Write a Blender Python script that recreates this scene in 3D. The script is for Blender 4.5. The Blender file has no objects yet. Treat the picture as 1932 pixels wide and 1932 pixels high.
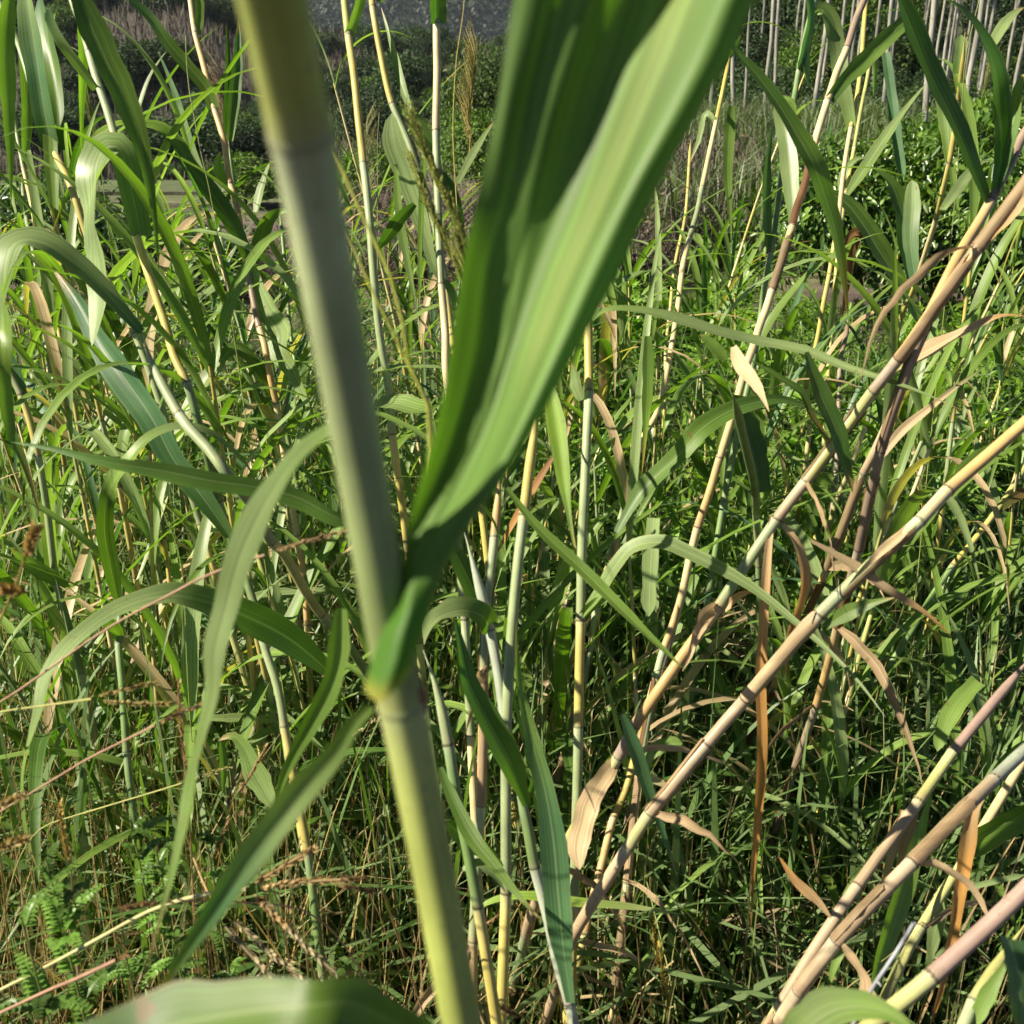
import bpy, math, re, random
import numpy as np
from math import radians, sin, cos, pi

# ---------------------------------------------------------------- camera, sky, sun, exposure
SC = bpy.context.scene
COL = SC.collection
PITCH = radians(19.9)
FPX = 1980.0                     # focal length measured in pixels of a 1932 px wide frame
CAM = np.array([0.0, 0.0, 1.6])
FW = np.array([0, cos(PITCH), -sin(PITCH)]); UP = np.array([0, sin(PITCH), cos(PITCH)])
cd = bpy.data.cameras.new('camera'); cam = bpy.data.objects.new('camera', cd); COL.objects.link(cam)
cam.location = CAM; cam.rotation_euler = (pi/2 - PITCH, 0, 0)
cd.sensor_width = 36; cd.lens = FPX/1932*36; cd.clip_start = 0.01; cd.clip_end = 4000
cd.dof.use_dof = True; cd.dof.focus_distance = 2.6; cd.dof.aperture_fstop = 10.0
SC.camera = cam

SUN_EL = radians(40); SUN_AZ = radians(-104)          # azimuth from +Y towards +X: the sun stands to the left
SUN = np.array([cos(SUN_EL)*sin(SUN_AZ), cos(SUN_EL)*cos(SUN_AZ), sin(SUN_EL)])
wd = bpy.data.worlds.new('World'); SC.world = wd; wd.use_nodes = True
nt = wd.node_tree; bg = nt.nodes['Background']
sky = nt.nodes.new('ShaderNodeTexSky'); sky.sky_type = 'NISHITA'; sky.sun_disc = False
sky.dust_density = 0.15; sky.air_density = 0.3; sky.sun_elevation = SUN_EL; sky.sun_rotation = SUN_AZ
nt.links.new(sky.outputs[0], bg.inputs[0]); bg.inputs[1].default_value = 0.05
sl = bpy.data.lights.new('sun', 'SUN'); sl.energy = 5.0; sl.angle = radians(0.53); sl.color = (1.0, 0.91, 0.74)
so = bpy.data.objects.new('sun', sl); COL.objects.link(so)
so.rotation_euler = (pi/2 - SUN_EL, 0, -SUN_AZ + pi)   # set exactly below
from mathutils import Vector
so.rotation_euler = Vector(SUN).to_track_quat('Z', 'Y').to_euler()
vs = SC.view_settings
vs.view_transform = 'Standard'; vs.look = 'None'; vs.gamma = 1; vs.exposure = 1.15; vs.use_curve_mapping = False
cy = SC.cycles
cy.max_bounces = 3; cy.diffuse_bounces = 1; cy.glossy_bounces = 1; cy.transmission_bounces = 2; cy.transparent_max_bounces = 6
cy.volume_bounces = 0; cy.caustics_reflective = False; cy.caustics_refractive = False
cy.use_denoising = True; cy.use_adaptive_sampling = True; cy.adaptive_threshold = 0.03

# ---------------------------------------------------------------- helpers
RNG = np.random.default_rng(7); random.seed(7)
def nz(v): v = np.asarray(v, float); return v/np.maximum(np.linalg.norm(v, axis=-1, keepdims=True), 1e-9)
def P(x, y, d):
    """frame pixel (1932 px frame) at a depth in metres -> world point"""
    return CAM + d*(FW + (x-966)/FPX*np.array([1., 0, 0]) - (y-966)/FPX*UP)
def dmax(y, h=0.03):
    k = sin(PITCH) + (y-966)/FPX*cos(PITCH)
    return (1.6-h)/k if k > 0.02 else 1e9
def smooth(e0, e1, x):
    t = np.clip((np.asarray(x, float)-e0)/(e1-e0), 0, 1); return t*t*(3-2*t)

def make_mesh(name, V, F, C=None, U=None, smooth_sh=True):
    V = np.asarray(V, np.float32); me = bpy.data.meshes.new(name)
    F = [np.asarray(f, np.int32) for f in (F if isinstance(F, list) else [F]) if len(f)]
    nl = sum(f.size for f in F); nf = sum(len(f) for f in F)
    me.vertices.add(len(V)); me.vertices.foreach_set('co', V.ravel())
    me.loops.add(nl); me.loops.foreach_set('vertex_index', np.concatenate([f.ravel() for f in F]))
    me.polygons.add(nf)
    tot = np.concatenate([np.full(len(f), f.shape[1], np.int32) for f in F])
    me.polygons.foreach_set('loop_start', np.concatenate([[0], np.cumsum(tot)[:-1]]).astype(np.int32))
    me.polygons.foreach_set('loop_total', tot)
    me.polygons.foreach_set('use_smooth', np.full(nf, smooth_sh))
    if C is not None:
        a = me.attributes.new('Col', 'FLOAT_COLOR', 'POINT'); C = np.asarray(C, np.float32)
        if C.ndim == 1: C = np.tile(C, (len(V), 1))
        a.data.foreach_set('color', np.c_[C[:, :3], np.ones(len(C))].astype(np.float32).ravel())
    if U is not None:
        a = me.attributes.new('Lf', 'FLOAT_VECTOR', 'POINT'); U = np.asarray(U, np.float32)
        a.data.foreach_set('vector', np.c_[U, np.zeros((len(U), 3-U.shape[1]))].astype(np.float32).ravel())
    me.update(); me.validate()
    return me
def obj(name, me, mat, parent=None, loc=None):
    if mat and not me.materials: me.materials.append(mat)
    o = bpy.data.objects.new(name, me); COL.objects.link(o)
    if parent is not None: o.parent = parent
    if loc is not None: o.location = loc
    return o
def tag(o, label=None, cat=None, group=None, kind=None):
    if label: o['label'] = label
    if cat: o['category'] = cat
    if group: o['group'] = group
    if kind: o['kind'] = kind
    return o
def thing(name, loc, label, cat, group=None):
    o = bpy.data.objects.new(name, None); COL.objects.link(o); o.location = loc; o.empty_display_size = 0.1
    return tag(o, label, cat, group)
def copy_tree(o, parent=None):
    c = o.copy(); COL.objects.link(c)
    if parent is not None: c.parent = parent
    for ch in o.children: copy_tree(ch, c)
    return c
class Acc:
    def __init__(s): s.V = []; s.F = {}; s.C = []; s.U = []; s.n = 0
    def add(s, V, F, C, U=None):
        V = np.asarray(V, float).reshape(-1, 3)
        for f in (F if isinstance(F, list) else [F]):
            f = np.asarray(f); s.F.setdefault(f.shape[1], []).append(f + s.n)
        C = np.asarray(C, float); s.C.append(np.tile(C, (len(V), 1)) if C.ndim == 1 else C.reshape(-1, 3))
        s.U.append(np.zeros((len(V), 2)) if U is None else np.asarray(U).reshape(-1, 2))
        s.V.append(V); s.n += len(V)
    def mesh(s, name, sm=True):
        return make_mesh(name, np.concatenate(s.V), [np.concatenate(f) for f in s.F.values()], np.concatenate(s.C), np.concatenate(s.U), sm)

def spline(pts, n):
    """Catmull-Rom through pts, n samples evenly by arc length; also returns each point's arc fraction"""
    p = np.asarray(pts, float)
    if len(p) == 2: p = np.array([p[0], p.mean(0), p[1]])
    K = 10; out = []; h = np.maximum(np.linalg.norm(np.diff(p, axis=0), axis=1), 1e-6); sl = np.diff(p, axis=0)/h[:, None]
    m = np.zeros_like(p); m[1:-1] = (sl[:-1]*h[1:, None]+sl[1:]*h[:-1, None])/(h[1:]+h[:-1])[:, None]
    m[0] = 1.5*sl[0]-.5*m[1]; m[-1] = 1.5*sl[-1]-.5*m[-2]
    for i in range(len(p)-1):
        t = np.linspace(0, 1, K, endpoint=False)[:, None]; t2 = t*t; t3 = t2*t
        out.append((2*t3-3*t2+1)*p[i]+(t3-2*t2+t)*h[i]*m[i]+(3*t2-2*t3)*p[i+1]+(t3-t2)*h[i]*m[i+1])
    o = np.vstack(out+[p[-1:]])
    s = np.r_[0, np.cumsum(np.linalg.norm(np.diff(o, axis=0), axis=1))]
    frac = s[::K]/s[-1]; t = np.linspace(0, s[-1], n)
    return np.stack([np.interp(t, s, o[:, k]) for k in range(3)], 1), frac, s[-1]
def grid_faces(n, m, wrap=False):
    i, j = np.meshgrid(np.arange(n-1), np.arange(m if wrap else m-1), indexing='ij'); j2 = (j+1) % m
    return np.stack([i*m+j, i*m+j2, (i+1)*m+j2, (i+1)*m+j], -1).reshape(-1, 4)
def tube(path, rad, cols, m=10):
    path = np.asarray(path, float); n = len(path); T = nz(np.gradient(path, axis=0))
    ref = np.array([0, 1., 0]); A = np.zeros((n, 3)); a = nz(np.cross(T[0], ref if abs(T[0][1]) < .9 else np.array([1., 0, 0])))
    for i in range(n):
        a = nz(a - T[i]*np.dot(a, T[i])); A[i] = a
    B = np.cross(T, A); th = np.linspace(0, 2*pi, m, endpoint=False); r = np.broadcast_to(rad, (n,))
    V = path[:, None] + r[:, None, None]*(np.cos(th)[None, :, None]*A[:, None] + np.sin(th)[None, :, None]*B[:, None])
    C = np.broadcast_to(np.asarray(cols, float).reshape(-1, 1, 3), (n, m, 3))
    s = np.r_[0, np.cumsum(np.linalg.norm(np.diff(path, axis=0), axis=1))]
    U = np.stack(np.broadcast_arrays((th/(2*pi))[None], s[:, None]), -1)
    return V.reshape(-1, 3), grid_faces(n, m, True), C.reshape(-1, 3), U.reshape(-1, 2)
def ribbon(sp, W, hint, cols, fold=.22, m=7, wav=0.0, seed=0):
    """blade along sp; the face looks towards hint; folded along its midrib"""
    sp = np.asarray(sp, float); n = len(sp); T = nz(np.gradient(sp, axis=0)); h = np.broadcast_to(np.asarray(hint, float), (n, 3))
    N = nz(h - T*np.sum(h*T, 1, keepdims=True)); S = np.cross(T, N)
    u = np.linspace(-1, 1, m); W = np.broadcast_to(W, (n,))
    off = fold*(np.abs(u)**1.15)
    rr = np.random.default_rng(seed); ph = rr.uniform(0, 6.3, 2); s = np.linspace(0, 1, n)
    wv = wav*(np.sin(s*17+ph[0])*np.clip(u, 0, 1)[:, None]**2 + np.sin(s*21+ph[1])*np.clip(-u, 0, 1)[:, None]**2).T
    V = sp[:, None] + (W/2)[:, None, None]*(u[None, :, None]*S[:, None] + (off[None]+wv)[:, :, None]*N[:, None])
    C = np.broadcast_to(np.asarray(cols, float).reshape(-1, 1, 3), (n, m, 3))
    L = np.r_[0, np.cumsum(np.linalg.norm(np.diff(sp, axis=0), axis=1))]
    U = np.stack(np.broadcast_arrays(((u+1)/2)[None], L[:, None]), -1)
    return V.reshape(-1, 3), grid_faces(n, m), C.reshape(-1, 3), U.reshape(-1, 2)
def ribbons(CV, S, C):
    """many flat blades at once: CV (B,N,3) centre lines, S (B,N,3) half widths, C (B,3) or (B,N,3)"""
    B, N = CV.shape[:2]
    V = np.stack([CV-S, CV+S], 2).reshape(-1, 3)
    f = np.array([[2*i, 2*i+1, 2*i+3, 2*i+2] for i in range(N-1)])
    F = (np.arange(B)[:, None, None]*2*N + f[None]).reshape(-1, 4)
    C = np.asarray(C, float); C = C[:, None] if C.ndim == 2 else C
    CC = np.broadcast_to(C[:, :, None], (B, N, 2, 3)).reshape(-1, 3)
    U = np.zeros((B, N, 2, 2)); U[..., 0] = np.array([0, 1.]); U[..., 1] = np.linspace(0, .4, N)[None, :, None]
    return V, F, CC, U.reshape(-1, 2)
def leaflets(pos, d, nrm, L, W, C, cup=.18):
    """many small broad leaves, 6 triangles each"""
    d = nz(d); nrm = nz(nrm - d*np.sum(nrm*d, 1, keepdims=True)); s = np.cross(d, nrm); L = np.asarray(L)[:, None]; W = np.asarray(W)[:, None]
    b = pos; a1 = pos + d*L*.42 - nrm*L*cup*.3; t = pos + d*L - nrm*L*cup
    l = pos + d*L*.38 + s*W*.5 + nrm*W*.16; r = pos + d*L*.38 - s*W*.5 + nrm*W*.16
    l2 = pos + d*L*.74 + s*W*.34 + nrm*(W*.08-L*cup*.5); r2 = pos + d*L*.74 - s*W*.34 + nrm*(W*.08-L*cup*.5)
    V = np.stack([b, a1, t, l, r, l2, r2], 1).reshape(-1, 3); k = np.arange(len(pos))[:, None, None]*7
    F4 = (k + np.array([[1, 5, 3, 0], [0, 4, 6, 1]])).reshape(-1, 4); F3 = (k + np.array([[1, 2, 5], [1, 6, 2]])).reshape(-1, 3)
    C = np.asarray(C, float); C = np.broadcast_to(C, (len(pos), 3))
    U = np.tile(np.array([[.5, 0], [.5, .03], [.5, .07], [1, .03], [0, .03], [1, .05], [0, .05]]), (len(pos), 1))
    return V, [F4, F3], np.repeat(C, 7, 0), U

# ---------------------------------------------------------------- materials
def attr(nt, name): a = nt.nodes.new('ShaderNodeAttribute'); a.attribute_name = name; return a
def newmat(name):
    m = bpy.data.materials.new(name); m.use_nodes = True; return m, m.node_tree, m.node_tree.nodes['Principled BSDF'], m.node_tree.nodes['Material Output']
def N(nt, t, **kw):
    n = nt.nodes.new(t)
    for k, v in kw.items():
        if isinstance(k, str) and hasattr(n, k): setattr(n, k, v)
    return n
def mixc(nt, fac, a, b, mode='MIX'):
    n = nt.nodes.new('ShaderNodeMix'); n.data_type = 'RGBA'; n.blend_type = mode
    for s, v in ((n.inputs[0], fac), (n.inputs[6], a), (n.inputs[7], b)):
        if hasattr(v, 'is_linked') or hasattr(v, 'links'): nt.links.new(v, s)
        elif isinstance(v, (int, float)): s.default_value = v
        else: s.default_value = (*v, 1)
    return n.outputs[2]
def mth(nt, op, a, b=None, c=None):
    n = nt.nodes.new('ShaderNodeMath'); n.operation = op
    for i, v in enumerate((a, b, c)):
        if v is None: continue
        if isinstance(v, (int, float)): n.inputs[i].default_value = v
        else: nt.links.new(v, n.inputs[i])
    return n.outputs[0]
def ramp(nt, fac, lo, hi, a=0., b=1.):
    n = nt.nodes.new('ShaderNodeMapRange'); nt.links.new(fac, n.inputs[0])
    n.inputs[1].default_value = lo; n.inputs[2].default_value = hi; n.inputs[3].default_value = a; n.inputs[4].default_value = b
    return n.outputs[0]

def leaf_material(name, rough=.38, trans=.3, spec=.5, veins=True, tint=(1.2, 1.6, .28), vein_scale=34, inst=False, flecks=True):
    m, nt, b, out = newmat(name); L = nt.links.new
    col = attr(nt, 'Col').outputs['Color']; lf = attr(nt, 'Lf')
    sep = N(nt, 'ShaderNodeSeparateXYZ'); L(lf.outputs['Vector'], sep.inputs[0])
    geo = N(nt, 'ShaderNodeNewGeometry'); tc = N(nt, 'ShaderNodeTexCoord')
    blot = N(nt, 'ShaderNodeTexNoise'); blot.inputs['Scale'].default_value = 9; blot.inputs['Detail'].default_value = 2
    L(tc.outputs['Object'], blot.inputs['Vector'])
    c = mixc(nt, 1.0, col, ramp(nt, blot.outputs['Fac'], .3, .7, .78, 1.2), 'MULTIPLY') if veins else col
    if veins:
        comb = N(nt, 'ShaderNodeCombineXYZ'); L(mth(nt, 'MULTIPLY', sep.outputs[0], vein_scale), comb.inputs[0]); L(mth(nt, 'MULTIPLY', sep.outputs[1], 1.6), comb.inputs[1])
        oi = N(nt, 'ShaderNodeObjectInfo'); L(mth(nt, 'MULTIPLY', oi.outputs['Random'], 50), comb.inputs[2])
        nv = N(nt, 'ShaderNodeTexNoise'); nv.inputs['Scale'].default_value = 1; nv.inputs['Detail'].default_value = 3; L(comb.outputs[0], nv.inputs['Vector'])
        c = mixc(nt, 1.0, c, ramp(nt, nv.outputs['Fac'], .32, .68, .64, 1.34), 'MULTIPLY')
        dm = mth(nt, 'ABSOLUTE', mth(nt, 'SUBTRACT', sep.outputs[0], .5))
        mid = ramp(nt, dm, .012, .04, 1, 0)
        pale = mixc(nt, .3, c, (.40, .46, .22))
        c = mixc(nt, mid, c, pale)
        # brown flecks and worn dry edges
        sp = N(nt, 'ShaderNodeTexNoise'); sp.inputs['Scale'].default_value = 60; sp.inputs['Detail'].default_value = 2; L(tc.outputs['Object'], sp.inputs['Vector'])
        fl = mth(nt, 'MULTIPLY', ramp(nt, sp.outputs['Fac'], .69, .74, 0, .7), ramp(nt, blot.outputs['Fac'], .45, .6, 0, 1))
        if flecks: c = mixc(nt, fl, c, (.2, .12, .05))
        edge = mth(nt, 'MULTIPLY', ramp(nt, dm, .465, .5, 0, .8), ramp(nt, blot.outputs['Fac'], .5, .62, 0, 1))
        if flecks: c = mixc(nt, edge, c, (.36, .27, .12))
        bp = N(nt, 'ShaderNodeBump'); bp.inputs['Strength'].default_value = .35; bp.inputs['Distance'].default_value = .0006
        L(nv.outputs['Fac'], bp.inputs['Height']); L(bp.outputs[0], b.inputs['Normal'])
    if inst:
        oi = N(nt, 'ShaderNodeObjectInfo')
        c = mixc(nt, 1.0, c, ramp(nt, oi.outputs['Random'], 0, 1, .75, 1.25), 'MULTIPLY')
    L(c, b.inputs['Base Color']); b.inputs['Specular IOR Level'].default_value = spec
    if veins: L(ramp(nt, blot.outputs['Fac'], .3, .7, rough*.8, rough*1.25), b.inputs['Roughness'])
    else: b.inputs['Roughness'].default_value = rough
    tr = N(nt, 'ShaderNodeBsdfTranslucent'); L(mixc(nt, 1.0, c, tint, 'MULTIPLY'), tr.inputs[0])
    mx = N(nt, 'ShaderNodeMixShader'); mx.inputs[0].default_value = trans
    L(b.outputs[0], mx.inputs[1]); L(tr.outputs[0], mx.inputs[2]); L(mx.outputs[0], out.inputs['Surface'])
    return m
M = {}
M['blade'] = leaf_material('reed_blade', .4, .38, .38)
M['dry'] = leaf_material('dry_blade', .6, .3, .3, tint=(1.2, 1.1, .9))
M['grass'] = leaf_material('grass_blade', .45, .3, .32, veins=False)
M['herb'] = leaf_material('herb_leaf', .4, .28, .4, veins=False, inst=True)
M['gloss'] = leaf_material('glossy_leaf', .34, .22, .5, veins=False)
M['far'] = leaf_material('far_foliage', .55, .2, .3, veins=False, inst=True)
M['twig'] = leaf_material('dry_twig', .8, .05, .2, veins=False, tint=(1, 1, 1), inst=True)
def stem_material():
    m, nt, b, out = newmat('reed_stem'); L = nt.links.new
    col = attr(nt, 'Col').outputs['Color']; lf = attr(nt, 'Lf'); sep = N(nt, 'ShaderNodeSeparateXYZ'); L(lf.outputs['Vector'], sep.inputs[0])
    tc = N(nt, 'ShaderNodeTexCoord')
    comb = N(nt, 'ShaderNodeCombineXYZ'); L(mth(nt, 'MULTIPLY', mth(nt, 'PINGPONG', sep.outputs[0], .5), 34), comb.inputs[0]); L(mth(nt, 'MULTIPLY', sep.outputs[1], 6), comb.inputs[1])
    st = N(nt, 'ShaderNodeTexNoise'); st.inputs['Scale'].default_value = 1; st.inputs['Detail'].default_value = 4; L(comb.outputs[0], st.inputs['Vector'])
    bl = N(nt, 'ShaderNodeTexNoise'); bl.inputs['Scale'].default_value = 28; bl.inputs['Detail'].default_value = 5; L(tc.outputs['Object'], bl.inputs['Vector'])
    c = mixc(nt, 1.0, col, ramp(nt, st.outputs['Fac'], .3, .7, .84, 1.14), 'MULTIPLY')
    c = mixc(nt, 1.0, c, ramp(nt, bl.outputs['Fac'], .3, .7, .8, 1.15), 'MULTIPLY')
    fine = N(nt, 'ShaderNodeTexNoise'); fine.inputs['Scale'].default_value = 220; fine.inputs['Detail'].default_value = 2; L(tc.outputs['Object'], fine.inputs['Vector'])
    c = mixc(nt, mth(nt, 'MULTIPLY', ramp(nt, fine.outputs['Fac'], .62, .7, 0, .45), ramp(nt, bl.outputs['Fac'], .45, .6, 0, 1)), c, (.14, .08, .05))
    L(c, b.inputs['Base Color']); b.inputs['Roughness'].default_value = .46; b.inputs['Specular IOR Level'].default_value = .4
    b.inputs['Subsurface Weight'].default_value = 0
    bp = N(nt, 'ShaderNodeBump'); bp.inputs['Strength'].default_value = .25; bp.inputs['Distance'].default_value = .0005
    L(st.outputs['Fac'], bp.inputs['Height']); L(bp.outputs[0], b.inputs['Normal'])
    return m
M['stem'] = stem_material()
def bark_material(name, sc=3.0):
    m, nt, b, out = newmat(name); L = nt.links.new; tc = N(nt, 'ShaderNodeTexCoord')
    col = attr(nt, 'Col').outputs['Color']
    mp = N(nt, 'ShaderNodeMapping'); mp.inputs['Scale'].default_value = (sc*3, sc*3, sc*.5); L(tc.outputs['Object'], mp.inputs[0])
    n = N(nt, 'ShaderNodeTexNoise'); n.inputs['Scale'].default_value = 1.5; n.inputs['Detail'].default_value = 6; L(mp.outputs[0], n.inputs['Vector'])
    c = mixc(nt, 1.0, col, ramp(nt, n.outputs['Fac'], .3, .7, .55, 1.35), 'MULTIPLY')
    L(c, b.inputs['Base Color']); b.inputs['Roughness'].default_value = .85
    return m
M['bark'] = bark_material('bark')
def ground_material():
    m, nt, b, out = newmat('ground_soil'); L = nt.links.new; geo = N(nt, 'ShaderNodeNewGeometry')
    col = attr(nt, 'Col').outputs['Color']
    n1 = N(nt, 'ShaderNodeTexNoise'); n1.inputs['Scale'].default_value = 1.1; n1.inputs['Detail'].default_value = 9; n1.inputs['Roughness'].default_value = .7; L(geo.outputs['Position'], n1.inputs['Vector'])
    n2 = N(nt, 'ShaderNodeTexNoise'); n2.inputs['Scale'].default_value = 26; n2.inputs['Detail'].default_value = 6; L(geo.outputs['Position'], n2.inputs['Vector'])
    c = mixc(nt, 1.0, col, ramp(nt, n1.outputs['Fac'], .3, .7, .55, 1.4), 'MULTIPLY')
    c = mixc(nt, 1.0, c, ramp(nt, n2.outputs['Fac'], .3, .7, .6, 1.35), 'MULTIPLY')
    L(c, b.inputs['Base Color']); b.inputs['Roughness'].default_value = .95
    bp = N(nt, 'ShaderNodeBump'); bp.inputs['Strength'].default_value = .6; bp.inputs['Distance'].default_value = .05
    L(n2.outputs['Fac'], bp.inputs['Height']); L(bp.outputs[0], b.inputs['Normal'])
    return m
M['ground'] = ground_material()

# ---------------------------------------------------------------- terrain
def vnoise(x, y, sc, seed=0):
    x = np.asarray(x, float)/sc; y = np.asarray(y, float)/sc
    xi = np.floor(x).astype(np.int64); yi = np.floor(y).astype(np.int64); fx = x-xi; fy = y-yi
    fx = fx*fx*(3-2*fx); fy = fy*fy*(3-2*fy)
    def h(a, b):
        n = (a*374761393 + b*668265263 + seed*1442695041) & 0x7fffffff
        n = ((n ^ (n >> 13))*1274126177) & 0x7fffffff
        return ((n ^ (n >> 16)) & 0xffff)/65535.
    return (h(xi, yi)*(1-fx)+h(xi+1, yi)*fx)*(1-fy) + (h(xi, yi+1)*(1-fx)+h(xi+1, yi+1)*fx)*fy
def fbm(x, y, sc, seed=0, o=4):
    return sum(vnoise(x, y, sc/2**k, seed+k)*.5**k for k in range(o))/(2-2*.5**o)
def grove_mask(x, y): return smooth(.04, .17, np.asarray(x)/np.maximum(y, 1.))
def gh(x, y):
    x = np.asarray(x, float); y = np.asarray(y, float); g = grove_mask(x, y)*smooth(8, 14, y)
    near = (fbm(x, y, 1.6, 3)-.5)*.10*smooth(0, 1.5, np.abs(y)+np.abs(x))
    zl = -.8*smooth(12, 36, y) + np.clip(y-62, 0, 68)*np.interp(x/np.maximum(y, 1), [-.5, -.28, -.215, -.1, .0, .2], [.34, .30, .19, .165, .16, .2]) + smooth(62, 95, y)*(fbm(x, y, 18, 9)-.5)*3.0
    zl = zl - np.clip(y-135, 0, 400)*.05
    zr = .85*smooth(10, 20, y) + np.clip(y-20, 0, 20)*.05 + np.clip(y-40, 0, 60)*.34 + smooth(20, 40, y)*(fbm(x, y, 6, 5)-.5)*.8
    return near + zl*(1-g) + zr*g
ys = np.r_[np.linspace(-6, 12, 90), np.geomspace(12.2, 240, 150)]
us = np.linspace(-1, 1, 161)
YY, UU = np.meshgrid(ys, us, indexing='ij'); XX = UU*(8+np.clip(YY, 0, 999)*.9)
ZZ = gh(XX, YY)
nn = fbm(XX, YY, 7, 21); n3 = fbm(XX, YY, 22, 31)
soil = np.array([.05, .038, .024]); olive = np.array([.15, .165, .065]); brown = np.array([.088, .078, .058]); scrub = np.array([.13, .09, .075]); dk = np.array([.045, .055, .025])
def lerp(a, b, t): t = np.asarray(t)[..., None]; return a*(1-t)+b*t
CC = np.broadcast_to(soil, XX.shape+(3,))
CC = lerp(CC, lerp(scrub, olive, smooth(.45, .6, nn)), smooth(8, 14, YY))
CC = lerp(CC, lerp(olive, olive*1.2, nn), smooth(29, 32, YY)*(1-smooth(50, 56, YY)))
CC = lerp(CC, lerp(brown, dk, smooth(.5, .62, n3)), smooth(52, 60, YY))
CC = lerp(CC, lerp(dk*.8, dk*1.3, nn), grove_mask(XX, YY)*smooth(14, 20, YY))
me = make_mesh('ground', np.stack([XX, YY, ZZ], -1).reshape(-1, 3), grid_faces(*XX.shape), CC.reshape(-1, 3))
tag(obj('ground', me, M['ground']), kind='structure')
# far mountain
yy = np.linspace(330, 900, 70); xx = np.linspace(-700, 700, 140); Y2, X2 = np.meshgrid(yy, xx, indexing='ij')
Z2 = -10 + 190*smooth(330, 800, Y2)*(.75+.5*fbm(X2, Y2, 260, 41)) + (fbm(X2, Y2, 30, 44)-.5)*14
C2 = lerp(np.array([.010, .018, .012]), np.array([.016, .022, .014]), smooth(.42, .6, fbm(X2, Y2, 60, 46)))
tag(obj('hills', make_mesh('hills', np.stack([X2, Y2, Z2], -1).reshape(-1, 3), grid_faces(*X2.shape), C2.reshape(-1, 3)), M['ground']), kind='structure')
# terraced fields in the valley: each strip a low step with a raised bund along its near edge
for k, (y0, y1, x0, x1, dz, c) in enumerate([(31, 36.2, -26, -4, .05, (.075, .08, .04)), (36.4, 41.3, -28, -4, .13, (.105, .125, .045)), (41.5, 52, -31, -5, .22, (.085, .115, .038))]):
    nx = 60; xs = np.linspace(x0, x1, nx); wob = (fbm(xs, xs*0+k*9, 5, 50+k)-.5)*.9
    rows = []; cols = []
    zb = -.8+dz
    for t, (yo, zo, cc) in enumerate([(0, -.3, (.06, .055, .035)), (0.02, .06, (.12, .115, .07)), (.45, .08, (.13, .13, .07)), (.6, 0, c), (None, 0.01, c), (None, -.5, c)]):
        yv = (y0+wob*2.2+yo) if yo is not None else np.full(nx, y1+.8) + (0 if t == 4 else .05)
        zn = (fbm(xs*3, yv*3, 2, 60+t)-.5)*(.10 if t in (1, 2) else .02)
        rows.append(np.stack([xs, yv, zb+zo+zn], 1)); cols.append(np.tile(cc, (nx, 1))*(.6+.8*fbm(xs, yv, 1.5, 70+k)[:, None]))
    tag(obj('field_terrace', make_mesh('field_terrace', np.concatenate(rows), grid_faces(6, nx), np.concatenate(cols), smooth_sh=False), M['ground']), kind='structure')

# ---------------------------------------------------------------- crowns, bushes, trees
def crown_mesh(name, seed, n, leaf, aspect=1.0, cols=((.05, .10, .025), (.09, .16, .03)), nblob=16, fill=.25, droop=.3, lw=.5, br=.38):
    r = np.random.default_rng(seed)
    bc = nz(r.normal(size=(nblob, 3)))*(r.uniform(.35, .72, (nblob, 1))); bc[:, 2] = np.abs(bc[:, 2])*1.0 - .05; bc[0] = (0, 0, .15)
    rb = r.uniform(.7, 1.3, nblob)*br
    k = r.integers(0, nblob, n); d = nz(r.normal(size=(n, 3))); rad = 1-np.abs(r.normal(0, fill, n))
    p = bc[k] + d*(rb[k]*rad)[:, None]
    p[:, 2] *= aspect; p[:, 2] = np.maximum(p[:, 2], -.25)
    out = nz(p - np.array([0, 0, .0])); dirs = nz(d*.8 + r.normal(size=(n, 3))*.6 + np.array([0, 0, -droop])); nrm = nz(out*.6+np.array([0, 0, .8])+r.normal(size=(n, 3))*.45)
    t = r.random((n, 1)); c = np.array(cols[0])*(1-t)+np.array(cols[1])*t; c = c*r.uniform(.8, 1.2, (n, 1))*np.repeat(r.uniform(.75, 1.25, (nblob, 1)), 1, 1)[k]
    L = r.uniform(.7, 1.25, n)*leaf
    a = Acc(); a.add(*leaflets(p, dirs, nrm, L, L*lw, c))
    return a.mesh(name), bc*np.array([1, 1, aspect]), rb
def limbs_mesh(name, bc, base=(0, 0, -.55), r0=.05, col=(.09, .07, .05), sub=3, seed=0, trunk=True):
    a = Acc(); r = np.random.default_rng(seed); fork = np.array([r.normal()*.04, r.normal()*.04, -.12])
    if trunk:
        pth, _, _ = spline([base, (fork+np.array(base))/2+np.array([.02, .015, 0]), fork], 7); a.add(*tube(pth, np.linspace(r0*1.25, r0*.9, 7), col, 7))
    for b in bc:
        mid = (fork+b)/2 + r.normal(size=3)*.05
        pth, _, _ = spline([fork, mid, b], 7); a.add(*tube(pth, np.linspace(r0*.6, r0*.12, 7), col, 5))
        for _ in range(sub):
            e = b+nz(r.normal(size=3))*.25; pth, _, _ = spline([mid, (mid+e)/2+r.normal(size=3)*.03, e], 5); a.add(*tube(pth, np.linspace(r0*.25, r0*.06, 5), col, 4))
    return a.mesh(name)
def plant(name, fol, lim, loc, scale, rz, label, cat, group=None, fname='crown', lname='trunk', fm='far', kind='stuff', z=1.0):
    t = thing(name, loc, label, cat, group); t.rotation_euler[2] = rz
    t.scale = (scale, scale, scale*z)
    o = obj(fname, fol, M[fm], t)
    if kind: o['kind'] = kind
    obj(lname, lim, M['bark'], t)
    return t

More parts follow.
